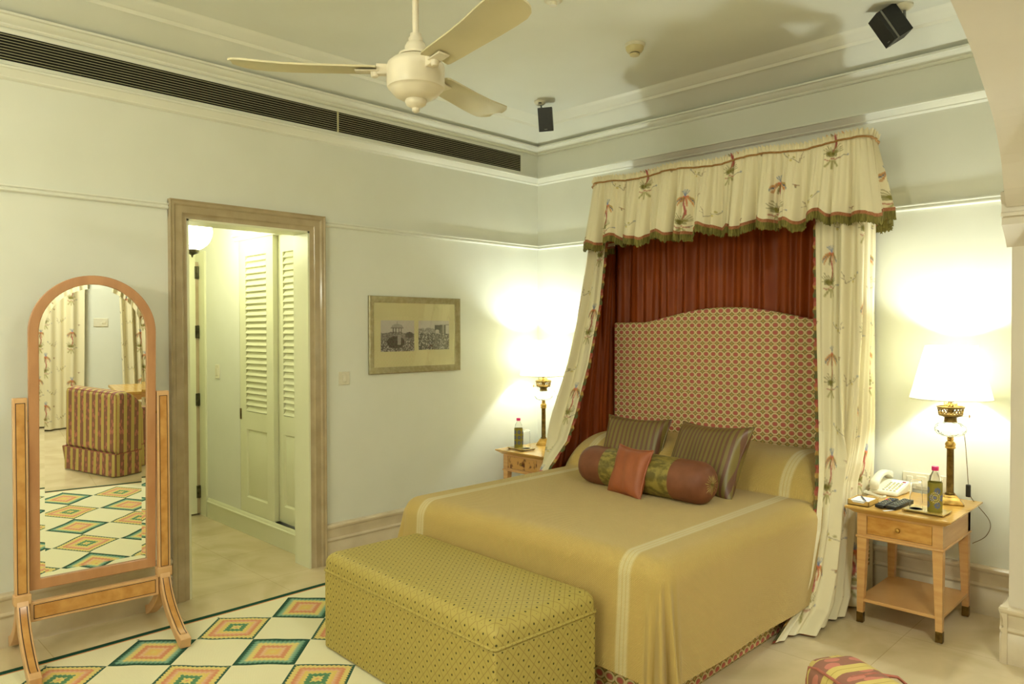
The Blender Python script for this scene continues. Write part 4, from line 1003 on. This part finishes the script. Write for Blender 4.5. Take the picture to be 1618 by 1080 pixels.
sr = mesh('stretcher', B().box(-.015, .015, -.272, .272, .185, .275), M['mirlight'], cm, bevel=.003)
mesh('veneer_panel', B().box(.0145, .0157, -.255, .255, .200, .260), M['mirburr'], sr)
bb = B()
for (a, b_, c_, d_) in ((-.258, -.255, .197, .263), (.255, .258, .197, .263), (-.258, .258, .197, .200), (-.258, .258, .260, .263)): bb.box(.0145, .0162, a, b_, c_, d_)
mesh('inlay_line', bb, M['inlay'], sr)
# tilting frame and glass
tilt = T((0, 0, 1.2))@Matrix.Rotation(radians(2.0), 4, 'Y')@T((0, 0, -1.2))
def archpts(hw_, zb, zc, n=36):
    p = [(-hw_, zb), (hw_, zb)]
    for i in range(n+1):
        a = pi*i/n; p.append((hw_*cos(a), zc+hw_*sin(a)))
    return p
zc_ = 1.492; o_ = archpts(.268, .318, zc_); i_ = archpts(.226, .366, zc_); n = len(o_)
bb = B(); vs = []
for (pp, xs) in ((o_, -.010), (o_, .014), (i_, .014), (i_, .003)): vs += [tilt@Vector((xs, a, z)) for a, z in pp]
fs = []
for k in range(3):
    for i in range(n): j = (i+1) % n; fs.append((k*n+i, k*n+j, (k+1)*n+j, (k+1)*n+i))
fs += [(i, (i+1) % n, 3*n+(i+1) % n, 3*n+i) for i in range(n)]
mfr = mesh('mirror_frame', bb.add(vs, fs), M['mirwood'], cm, bevel=.003)
i1 = archpts(.227, .365, zc_); i2 = archpts(.205, .387, zc_)
bb = B(); bb.add([tilt@Vector((.0019, a, z)) for a, z in i2], [tuple(range(n))])
bv = B(); bv.add([tilt@Vector((.0015, a, z)) for a, z in i1]+[tilt@Vector((.0019, a, z)) for a, z in i2], [(i, (i+1) % n, n+(i+1) % n, n+i) for i in range(n)])
g = mesh('mirror_glass', bb, M['mirror'], cm)
mesh('bevelled_edge', bv, M['mirror'], cm)
bb = B(); bb.add([tilt@Vector((-.004, a, z)) for a, z in i1], [tuple(range(n))]); mesh('backing', bb, M['mirwood'], cm)

# ------------------------------------------------------------------ nightstands
M['knotty'] = noisy('knotty_burr_veneer', (110, 64, 26), (208, 156, 84), 24, .3, 2, stretch=(1, 1, .7), contrast=(.36, .46), coat=.3)
def nightstand(loc, label, drawerm):
    t = thing('nightstand', label, 'nightstand', loc, 0, 'matching bedside tables')
    # local origin centre at floor
    prof = [(0, .600), (.242, .600), (.242, .594), (.236, .588), (.226, .582), (.216, .574), (.206, .570), (0, .570)]
    bb = B()
    ex, ey = .242, .290
    lay = [(.0, .600), (.0, .592), (.008, .586), (.018, .580), (.028, .572), (.036, .566)]
    vs = []
    for (o_, z) in lay: vs += [(-ex+o_, -ey+o_, z), (ex-o_, -ey+o_, z), (ex-o_, ey-o_, z), (-ex+o_, ey-o_, z)]
    fs = [(0, 1, 2, 3), tuple(len(vs)-4+i for i in (3, 2, 1, 0))]+[(k*4+i, k*4+(i+1) % 4, k*4+4+(i+1) % 4, k*4+4+i) for k in range(len(lay)-1) for i in range(4)]
    mesh('top', bb.add(vs, fs), M['honeytop'], t, bevel=.0015)
    bx, by = .196, .246
    fr = B()
    fr.box(-bx, bx, by-.012, by, .452, .567).box(-bx, -bx+.012, -by+.04, by, .452, .567).box(bx-.012, bx, -by+.04, by, .452, .567)
    fr.box(-bx+.03, bx-.03, -by+.002, -by+.016, .553, .567).box(-bx+.03, bx-.03, -by+.002, -by+.016, .452, .462)
    fr.box(-bx+.02, bx-.02, -by+.02, by-.02, .452, .456)
    mesh('case', fr, M['honey'], t)
    mesh('bead_moulding', B().box(-bx-.006, bx+.006, -by-.006, by+.006, .440, .452), M['honey'], t, bevel=.004, seg=3)
    for sx in (-1, 1):
        for sy in (-1, 1):
            xo, yo = sx*bx, sy*by; w0, w1 = .046, .030
            def q(w, z): return [(xo, yo, z), (xo-sx*w, yo, z), (xo-sx*w, yo-sy*w, z), (xo, yo-sy*w, z)]
            vs = q(w1, .055)+q(w0, .440)+q(w0, .567)
            fs = [(0, 1, 2, 3), (11, 10, 9, 8)]+[(k*4+i, k*4+(i+1) % 4, k*4+4+(i+1) % 4, k*4+4+i) for k in (0, 1) for i in range(4)]
            lg = mesh('leg', B().add(vs, fs), M['honey'], t, bevel=.0015)
            e = .0012; vs = [(xo+sx*e, yo+sy*e, z) for z in (0.004,)]
            vs = [(xo+sx*e, yo+sy*e, .004), (xo-sx*(w1), yo+sy*e, .004), (xo-sx*(w1), yo-sy*(w1), .004), (xo+sx*e, yo-sy*(w1), .004)]
            vs = [(a, b_, .004) for a, b_, _ in vs]+[(a, b_, .056) for a, b_, _ in vs]
            mesh('brass_ferrule', B().add(vs, [(0, 1, 2, 3), (7, 6, 5, 4)]+[(i, (i+1) % 4, 4+(i+1) % 4, 4+i) for i in range(4)]), M['brassdk'], lg, bevel=.0015)
            mesh('foot_glide', B().lathe([(.008, 0), (.008, .005)], 10, (xo-sx*.014, yo-sy*.014, 0)), M['whitepl'], lg)
    mesh('shelf', B().box(-bx+.004, bx-.004, -by+.004, by-.004, .112, .128), M['honey'], t, bevel=.002)
    dr = mesh('drawer', B().box(-bx+.048, bx-.048, -by+.004, -by+.02, .463, .552), drawerm, t, bevel=.001)
    mesh('knob', B().lathe([(.006, 0), (.005, .008), (.010, .013), (.0125, .019), (.009, .025), (.001, .027)], 20, M_=T((0, -by+.005, .509))@Matrix.Rotation(pi/2, 4, 'X')), M['brass'], dr)
    return t
NSR = (2.967, -.342, 0); NSL = (.390, -.349, 0)
nr = nightstand(NSR, 'honey wood bedside table with one plain drawer, holding the telephone', M['burr'])
nl = nightstand(NSL, 'honey wood bedside table with a knotty veneered drawer in the room corner', M['knotty'])

# ------------------------------------------------------------------ table lamps
def lamp(loc, label, rz=0):
    t = thing('table_lamp', label, 'lamp', loc, rz, 'matching brass bedside lamps')
    bb = B()
    for (w, z0, z1, w2) in ((.058, 0, .008, .058), (.054, .008, .022, .046), (.043, .022, .036, .036), (.033, .036, .046, .028)):
        bb.add([(-w, -w, z0), (w, -w, z0), (w, w, z0), (-w, w, z0), (-w2, -w2, z1), (w2, -w2, z1), (w2, w2, z1), (-w2, w2, z1)], [(3, 2, 1, 0), (4, 5, 6, 7), (0, 1, 5, 4), (1, 2, 6, 5), (2, 3, 7, 6), (3, 0, 4, 7)])
    mesh('base', bb, M['brass'], t, rot=(0, 0, radians(20)), bevel=.0015)
    mesh('column', B().lathe([(.022, .044), (.024, .050), (.019, .056), (.0175, .06), (.0165, .28), (.019, .284)], 24), M['brassdk'], t)
    mesh('collar', B().lathe([(.019, .282), (.026, .288), (.022, .294), (.025, .306), (.020, .318), (.014, .322), (.014, .330), (.017, .333), (.014, .336), (.014, .342), (.018, .345)], 28), M['brass'], t)
    gp = [(.018, .344), (.040, .348), (.062, .358), (.073, .374), (.075, .386), (.070, .402), (.055, .416), (.034, .422), (.030, .422)]
    gp2 = [(r*.93, z+(.004 if z < .38 else -.003)) for r, z in gp][::-1]
    mesh('glass_font', B().lathe(gp+gp2, 40), M['fontglass'], t)
    mesh('burner_neck', B().lathe([(.031, .420), (.031, .424), (.029, .428), (.029, .444), (.045, .452), (.050, .458)], 28), M['brassdk'], t)
    # pierced gallery: ring bars
    g = B()
    for z, r in ((.456, .052), (.462, .054), (.494, .060), (.500, .063)):
        g.tube([(r*cos(2*pi*i/32), r*sin(2*pi*i/32), z) for i in range(32)], .0035, 6, closed=True)
    for i in range(22):
        a = 2*pi*i/22; b1 = a+2*pi/22
        g.tube([(.054*cos(a), .054*sin(a), .462), (.060*cos(b1), .060*sin(b1), .494)], .0022, 5); g.tube([(.054*cos(b1), .054*sin(b1), .462), (.060*cos(a), .060*sin(a), .494)], .0022, 5)
    g.lathe([(.050, .458), (.015, .47), (.012, .53), (.016, .535), (.016, .58), (.012, .585)], 20)
    mesh('pierced_gallery', g, M['brassdk'], t)
    cr = B()
    for i in range(14):
        a = 2*pi*i/14; cr.tube([(.03*cos(a+.3*sin(q)), .03*sin(a+.3*sin(q)), .505+.016*q/6.28) for q in [k*.9 for k in range(8)]], .002, 5)
    mesh('burner_crown', cr, M['brass'], t)
    mesh('wick_key', B().tube([(.028, 0, .452), (.09, 0, .456)], .0016, 6).lathe([(.003, -.004), (.011, 0), (.003, .004)], 12, M_=T((.085, 0, .456))@Matrix.Rotation(pi/2, 4, 'Y')), M['brass'], t)
    # pleated shade
    nP = 240; P = np.zeros((16, nP, 3)); a = np.arange(nP)/nP*2*pi
    for i in range(16):
        q = i/15; r = .117+(.186-.117)*q; r_ = r+(.0016+.0012*q)*np.sin(a*60)
        P[i, :, 0] = r_*np.cos(a); P[i, :, 1] = r_*np.sin(a); P[i, :, 2] = .812-.270*q
    sh = gridmesh('lampshade', P, M['shade'], t, closed_u=True)
    for r, z in ((.118, .812), (.187, .542)): mesh('shade_rim', B().tube([(r*cos(2*pi*i/48), r*sin(2*pi*i/48), z) for i in range(48)], .0025, 6, closed=True), M['trimp'], sh)
    mesh('shade_frame', B().tube([(0, 0, .56), (0, 0, .80)], .003, 6).tube([(-.117, 0, .80), (.117, 0, .80)], .0018, 5).tube([(0, -.117, .80), (0, .117, .80)], .0018, 5), M['brass'], sh)
    mesh('bulb', B().lathe([(.001, .72), (.02, .712), (.028, .69), (.026, .665), (.015, .63), (.014, .6)], 20), M['bulb'], t)
    return t
LR = (3.095, -.205, .600); LLp = (.250, -.205, .600)
lamp(LR, 'lit brass column lamp with glass font and pleated cream shade beside the telephone', radians(0))
lamp(LLp, 'lit brass column lamp with glass font and pleated cream shade in the far room corner', radians(200))
for L in (LR, LLp): light('lamp_bulb', 'POINT', (L[0], L[1], L[2]+.715), LAMP_W, CFL, .035)
# power cords
def cord(label, pts, r=.0018, plug=None):
    o = thing('lamp_cord', label, 'cord'); mesh('cable', B().tube(smooth_poly(pts, 6), r, 6), M['brassdk'], o)
    if plug: mesh('inline_switch', B().box(plug[0]-.011, plug[0]+.011, plug[1]-.008, plug[1]+.008, plug[2]-.035, plug[2]+.03), M['black'], o, bevel=.004)
    return o
cord('thin lamp cord with black inline switch hanging beside the lamp by the telephone', [(3.13, -.19, 1.02), (3.150, -.17, .95), (3.158, -.15, .80), (3.16, -.13, .70), (3.165, -.09, .62), (3.235, -.03, .50), (3.22, -.03, .42), (3.16, -.04, .37)], plug=(3.16, -.13, .665))
cord('thin lamp cord trailing down from the lamp in the far corner', [(.31, -.2, 1.06), (.36, -.18, 1.0), (.385, -.15, .88), (.40, -.12, .75), (.42, -.08, .62)])
cord('dark cable looping below the telephone table against the skirting', [(2.86, -.02, .50), (2.90, -.04, .42), (2.86, -.05, .36), (2.80, -.05, .33)])

# ------------------------------------------------------------------ telephone
ph_ = thing('telephone', 'cream push-button telephone on the bedside table nearest the arch', 'telephone', (2.79, -.165, .601), radians(-3))
bb = B(); w, d = .075, .095
bb.add([(-w, -d, 0), (w, -d, 0), (w, d, 0), (-w, d, 0), (-w, -d, .022), (w, -d, .022), (w, d, .062), (-w, d, .062)], [(3, 2, 1, 0), (4, 5, 6, 7), (0, 1, 5, 4), (1, 2, 6, 5), (2, 3, 7, 6), (3, 0, 4, 7)])
body = mesh('body', bb, M['whitepl'], ph_, bevel=.010, seg=3)
sl_ = atan2(.04, .19); SM = T((0, -d, .022))@Matrix.Rotation(sl_, 4, 'X')
mesh('keypad_panel', B().box(-.012, .068, .012, .180, -.001, .002, SM), M['paper'], ph_, bevel=.001)
for r in range(6):
    for c_ in range(4):
        x = -.002+c_*.0185; y = .022+r*.021+(.004 if r else 0)
        mesh('key', B().box(x-.006, x+.006, y-.0055, y+.0055, .001, .006, SM), M['key'], ph_, bevel=.001)
mesh('message_lamp', B().box(.048, .064, .150, .160, .001, .006, SM), M['red'], ph_, bevel=.001)
hs = B(); vs = []
k = 24
for i in range(k+1):
    t = i/k; y = -.098+.215*t; arch_ = .030*sin(pi*t); th_ = .013+.014*(abs(2*t-1)**3); wd = .021+.006*abs(2*t-1)**2
    zc2 = .052+.034*t+arch_
    e = 1 if 0 < i < k else .6
    for j in range(12):
        a = 2*pi*j/12; ca, sa = cos(a), sin(a); vs.append((-.047+wd*e*abs(ca)**.6*(1 if ca > 0 else -1), y, zc2+th_*e*abs(sa)**.6*(1 if sa > 0 else -1)-(.012*abs(2*t-1)**4)))
fs = [(i*12+j, i*12+(j+1) % 12, (i+1)*12+(j+1) % 12, (i+1)*12+j) for i in range(k) for j in range(12)]+[tuple(range(12)), tuple(k*12+j for j in range(12))]
mesh('handset', hs.add(vs, fs, True), M['whitepl'], ph_)
cp_ = []
base_pts = smooth_poly([(-.06, -.10), (-.085, -.115), (-.09, -.09), (-.07, -.125), (-.03, -.145), (.0, -.165), (.03, -.175), (.035, -.15)], 10)
for i in range(len(base_pts)*6-6):
    t = i/6; a = int(t); f_ = t-a; p = base_pts[min(a, len(base_pts)-1)]; q = base_pts[min(a+1, len(base_pts)-1)]
    x = p[0]+(q[0]-p[0])*f_; y = p[1]+(q[1]-p[1])*f_; an = i*1.05; cp_.append((x+.0055*cos(an), y+.0055*sin(an)*.6, .0085+.0055*sin(an)))
mesh('coiled_cord', B().tube(cp_, .0016, 5), M['whitepl'], ph_)

# memo box, pen, remotes, slip
mb = thing('memo_box', 'open gold card memo box of white notepaper on the telephone table', 'memo box', (2.778, -.525, .601), radians(0))
w, d, h = .052, .070, .026
bb = B(); tk = .003
bb.box(-w, w, -d, d, 0, .003).box(-w, -w+tk, -d, d, 0, h).box(w-tk, w, -d, d, 0, h).box(-w, w, d-tk, d, 0, h)
bb.add([(-w, -d, 0), (w, -d, 0), (w, -d, h), (w*.72, -d, h), (w*.5, -d, h*.55), (-w*.5, -d, h*.55), (-w*.72, -d, h), (-w, -d, h)]+[(-w, -d+tk, 0), (w, -d+tk, 0), (w, -d+tk, h), (w*.72, -d+tk, h), (w*.5, -d+tk, h*.55), (-w*.5, -d+tk, h*.55), (-w*.72, -d+tk, h), (-w, -d+tk, h)], [tuple(range(8)), tuple(range(8, 16))[::-1]]+[(i, (i+1) % 8, 8+(i+1) % 8, 8+i) for i in range(8)])
mesh('tray', bb, M['cardbox'], mb)
mesh('paper_block', B().box(-w+.005, w-.005, -d+.005, d-.005, .003, .021), M['paper'], mb)
mesh('blue_border', B().box(-w+.008, w-.008, -d+.0045, -d+.012, .0212, .0216), M['navy'], mb)
pn = mesh('pen', B().tube([(-.028, .052, 0), (.03, -.05, 0)], .0032, 8), M['navy'], loc=(2.778, -.525, .6265)); tag(pn, 'thin navy blue pen lying across the white notepaper', 'pen')
def remote(label, loc, rz, buttons, l=.09, w=.024):
    t = thing('remote_control', label, 'remote control', loc, rz, 'remote controls on the table')
    bb = B().add([(-w, -l, .003), (w, -l, .003), (w, l, .003), (-w, l, .003), (-w, -l, .018), (w, -l, .018), (w*.95, l, .024), (-w*.95, l, .024)], [(3, 2, 1, 0), (4, 5, 6, 7), (0, 1, 5, 4), (1, 2, 6, 5), (2, 3, 7, 6), (3, 0, 4, 7)])
    mesh('case', bb, M['black'], t, bevel=.004, seg=3)
    for r in range(7):
        for c_ in range(3):
            m2 = M['grey']
            if buttons and r == 4: m2 = [M['pink'], M['gold'], M['navy']][c_]
            z = .0185+.006*(r*.022-.055+l)/(2*l)
            mesh('button', B().box(-.014+c_*.014-.004, -.014+c_*.014+.004, -.055+r*.022-.005, -.055+r*.022+.005, z, z+.003), m2, t)
    return t
remote('slim black remote control with coloured buttons, next to the memo box', (2.882, -.49, .601), radians(-4), True, .095, .022)
remote('black remote control beside the drinking glass, farther from the memo box', (2.936, -.47, .601), radians(-6), False, .105, .025)
sl1 = mesh('paper_slip', B().box(-.006, .006, -.03, .03, 0, .0008), M['paper'], loc=(2.925, -.60, .6015), rot=(0, 0, radians(-30))); tag(sl1, 'small white paper slip under the remote control at the table edge', 'paper')

# trays, bottles, glasses
def tray(label, loc, rz):
    t = thing('serving_tray', label, 'tray', loc, rz, 'small trays')
    mesh('tray_top', B().box(-.093, .093, -.062, .062, .005, .012), M['gold'], t, bevel=.002)
    for sx in (-1, 1):
        for sy in (-1, 1): mesh('foot', B().box(sx*.08-.006, sx*.08+.006, sy*.05-.006, sy*.05+.006, 0, .006), M['brassdk'], t)
    return t
M['sleeve'] = attrmat('printed_sleeve', .5)
def sleeve_raster(nz, na, kind):
    Y, X = np.mgrid[0:nz, 0:na]; z = Y/nz*.125; s = X/na*.205; im = np.tile(lc((140, 128, 48)), (nz, na, 1))
    bl = lc((96, 104, 130)); cr_ = lc((206, 190, 130))
    if kind == 0: cs = [(s0, z0) for s0 in (.02, .068, .115, .165) for z0 in (.03, .09)]+[(s0+.024, .06) for s0 in (.02, .068, .115, .165)]
    else: cs = [(s0, z0) for s0 in (.01, .045, .08, .115, .15, .185) for z0 in (.03, .065, .10)]
    for k, (a, b_) in enumerate(cs):
        dx = (s-a+.1025) % .205-.1025; dz = z-b_; r = np.hypot(dx, dz); th_ = np.arctan2(dz, dx); R0 = .014 if kind == 0 else .012
        if k == 1 and kind == 0: continue
        im[r < R0*(1+.18*np.cos(8*th_))] = bl*(1.1 if kind == 0 else .8); im[r < R0*.35] = lc((130, 120, 90))
    if kind == 0:
        dx = (s-.155+.1025) % .205-.1025; r = np.hypot(dx, z-.062); th_ = np.arctan2(z-.062, dx)
        im[(r < .024) & (r > .017) & (np.cos(16*th_) > 0)] = cr_; im[(r < .013) & (r > .010)] = cr_; im[r < .006] = lc((120, 120, 150))
    return im
def bottle(label, loc, rz, kind):
    t = thing('water_bottle', label, 'bottle', loc, rz, 'water bottles in printed sleeves')
    mesh('body', B().lathe([(.026, .004), (.029, .01), (.029, .135), (.0285, .15), (.024, .172), (.015, .188), (.0125, .194), (.0125, .205)], 28), M['plasticb'], t)
    mesh('cap', B().lathe([(.015, .199), (.0155, .201), (.0155, .217), (.0145, .219), (.001, .219)], 24), M['pink'], t)
    nz, na = 90, 150; im = sleeve_raster(nz, na, kind); a = np.arange(na)/na*2*pi; zz = np.linspace(.0, .142, nz); P = np.zeros((nz, na, 3))
    for i in range(nz): P[i, :, 0] = .0325*np.cos(a); P[i, :, 1] = .0325*np.sin(a); P[i, :, 2] = zz[i]
    mesh_ = gridmesh('sleeve', P, M['sleeve'], t, cols=im, closed_u=True, solid=.0015)
    return t
def tumbler(label, loc, inverted):
    t = thing('drinking_glass', label, 'drinking glass', loc, 0, 'drinking glasses on trays')
    pr = [(.001, 0), (.026, 0), (.030, .14), (.0285, .14), (.025, .012), (.001, .012)]
    if inverted: pr = [(.030, 0), (.0262, .14), (.001, .14), (.001, .128), (.0248, .128), (.0285, 0)]
    mesh('glass_body', B().lathe(pr, 32), M['glass'], t); return t
tray('small gold lacquer tray holding the glass and bottle beside the lamp and telephone', (3.068, -.497, .601), radians(-3))
tumbler('tall clear upturned glass on the tray beside the telephone', (3.024, -.512, .6135), True)
bottle('pink-capped water bottle in an olive sleeve with a blue medallion, near the telephone', (3.106, -.505, .6135), radians(15), 0)
tray('small gold lacquer tray holding the glass and bottle on the corner bedside table', (.297, -.505, .601), radians(-6))
tumbler('clear upturned glass on the tray of the corner bedside table', (.352, -.508, .6135), True)
bottle('pink-capped water bottle in a dark floral sleeve on the corner bedside table', (.262, -.500, .6135), radians(60), 1)

# ------------------------------------------------------------------ armchair (foreground, also seen in the mirror)
ch = thing('armchair', 'striped armchair with leaf pattern and skirt, its back corner in the foreground', 'armchair', (3.447, -2.827, 0), atan2(-.325, .567))
CW, CD = .655, .74
# local x along the back, y toward the front
mesh('back', B().box(0, CW, 0, .15, .20, .745), M['chairf'], ch, bevel=.045, seg=6, uv='box')
def arm(x0, x1):
    pr = [(0.02, .20), (0.02, .735), (.10, .738), (.16, .72), (.22, .67), (.28, .60), (.34, .565), (.42, .552), (.66, .548), (.72, .535), (.74, .50), (.74, .20)]
    return mesh('arm', B().prism(pr, x0, x1, lambda a, b_, h: (h, a, b_)), M['chairf'], ch, bevel=.022, seg=4, uv='boxy')
arm(-.004, .125); arm(CW-.125, CW+.004)
mesh('seat_cushion', B().box(.125, CW-.125, .15, .73, .30, .45), M['chairf'], ch, bevel=.035, seg=4, uv='box')
mesh('seat_base', B().box(.02, CW-.02, .02, .72, .15, .32), M['chairf'], ch, uv='box')
# skirt with corner pleats
sk_pts = densify([(-.012, -.012, 0), (CW+.012, -.012, 0), (CW+.012, CD+.012, 0), (-.012, CD+.012, 0)], 40)
nS = len(sk_pts); P = np.zeros((8, nS+1, 3)); uvs = np.zeros((8, nS+1, 2)); acc = 0
for i in range(nS+1):
    p = sk_pts[i % nS]; k = i % 40; cor = max(0, 1-min(k, 40-k)/2.5); c0 = Vector((CW/2, CD/2, 0)); dirn = (Vector(p)-c0).normalized()
    for j in range(8):
        q = j/7; o = -.030*cor*q+.004*q+.004*sin(i*.9)*q; P[j, i] = (p.x+dirn.x*o, p.y+dirn.y*o, .205-.197*q); 
        side = (i//40) % 4; uu_ = p.x if side in (0, 2) else p.y; uvs[j, i] = (uu_, .2-.19*q)
gridmesh('skirt', P, M['chairf'], ch, uvs=uvs)
pip = B().tube(densify([(-.004, -.004, .205), (CW+.004, -.004, .205), (CW+.004, CD, .205), (-.004, CD, .205)]), .005, 6, closed=True)
pip.tube([(.013, .013, .21), (.013, .013, .69), (.02, .014, .722), (.05, .012, .732), (CW-.05, .012, .732), (CW-.02, .014, .722), (CW-.013, .013, .69), (CW-.013, .013, .21)], .0032, 6)
pip.tube([(.125, .04, .742), (.125, .10, .744), (.128, .16, .73), (.13, .22, .68), (.13, .28, .612), (.13, .36, .57)], .0035, 6)
mesh('piping', pip, M['chairpipe'], ch)

# ------------------------------------------------------------------ window side seen in the mirror
def wcurtain(label, y0, y1, lean, seed, uo):
    nz, nu = 300, 220; Z = np.linspace(2.75, .02, nz); t = np.linspace(0, 1, nu); P = np.zeros((nz, nu, 3))
    for i, z in enumerate(Z):
        sh = lean*(1.6-z)*.12 if z < 1.6 else 0
        P[i, :, 1] = y0+(y1-y0)*t+sh; P[i, :, 0] = XE-.11-folds(t*1.0, .21, .045, seed); P[i, :, 2] = z
    U, V = np.meshgrid(t*(y1-y0)*1.25+uo, Z); o = gridmesh('window_curtain', P, M['attr'], cols=sample(U, V)); tag(o, label, 'curtain', 'window curtains reflected in the mirror'); return o
wcurtain('cream palm-print window curtain, seen in the mirror left of the striped chair', -3.75, -2.76, 0, 1.0, .0)
wcurtain('cream palm-print window curtain, seen in the mirror right of the wall plate', -2.42, -1.85, .35, 2.0, .2)
plate('light_switch', 'small cream wall plate between two palm-print curtains, seen in the mirror', 'light switch', T((XE, -2.585, 1.205))@rotz(radians(-90)), .15, .095, [('rocker', -.03, 0, .04, .03)])
tb = thing('side_table', 'small square light wood table behind the striped chair, seen in the mirror', 'table', (4.87, -2.33, 0), radians(0))
mesh('top', B().box(-.3, .3, -.3, .3, .56, .59), M['honeytop'], tb, bevel=.004)
mesh('apron', B().box(-.26, .26, -.26, .26, .50, .56), M['honey'], tb)
for sx in (-1, 1):
    for sy in (-1, 1): mesh('leg', B().box(sx*.24-.02, sx*.24+.02, sy*.24-.02, sy*.24+.02, 0, .50), M['honey'], tb, bevel=.002)
# uplighter floor lamps added outside the frame to brighten the ceiling
for k, (loc, lb) in enumerate((((1.35, -5.75, 0), 'tall brass uplighter floor lamp in the front corner of the bedroom'), ((3.0, -5.85, 0), 'tall brass uplighter floor lamp by the arch wall at the front of the bedroom'))):
    t = thing('floor_lamp', lb, 'lamp', loc)
    mesh('base', B().lathe([(.14, 0), (.14, .012), (.05, .03), (.015, .05)], 32), M['brass'], t)
    mesh('pole', B().lathe([(.012, .04), (.012, 1.74)], 16), M['brass'], t)
    mesh('bowl', B().lathe([(.02, 1.72), (.09, 1.75), (.15, 1.80), (.17, 1.85), (.165, 1.85), (.14, 1.805), (.08, 1.76), (.01, 1.745)], 36), M['brass'], t)
    mesh('bulb', B().lathe([(.001, 1.75), (.03, 1.77), (.035, 1.80), (.02, 1.83), (.001, 1.84)], 20), M['bulb'], t)
    light('uplighter', 'POINT', (0, 0, 1.93), UP_W[k], WARM, .12, parent=t)
# ceiling light fittings added outside the frame as general room fill
for k, (nm, loc, pw) in enumerate(FIX):
    f = thing('ceiling_light', ['round flush ceiling light over the front of the bedroom', 'round flush ceiling light over the sitting area beyond the arch'][k], 'ceiling light', loc)
    mesh('rim', B().lathe([(.26, 0), (.26, -.03), (.245, -.035)], 40), M['trimp'], f)
    mesh('diffuser', B().lathe([(.245, -.03), (.2, -.05), (.001, -.06)], 40), M['diffuser'], f)
    light('fixture_light', 'AREA', (0, 0, -.07), pw, WARM, .5, parent=f)
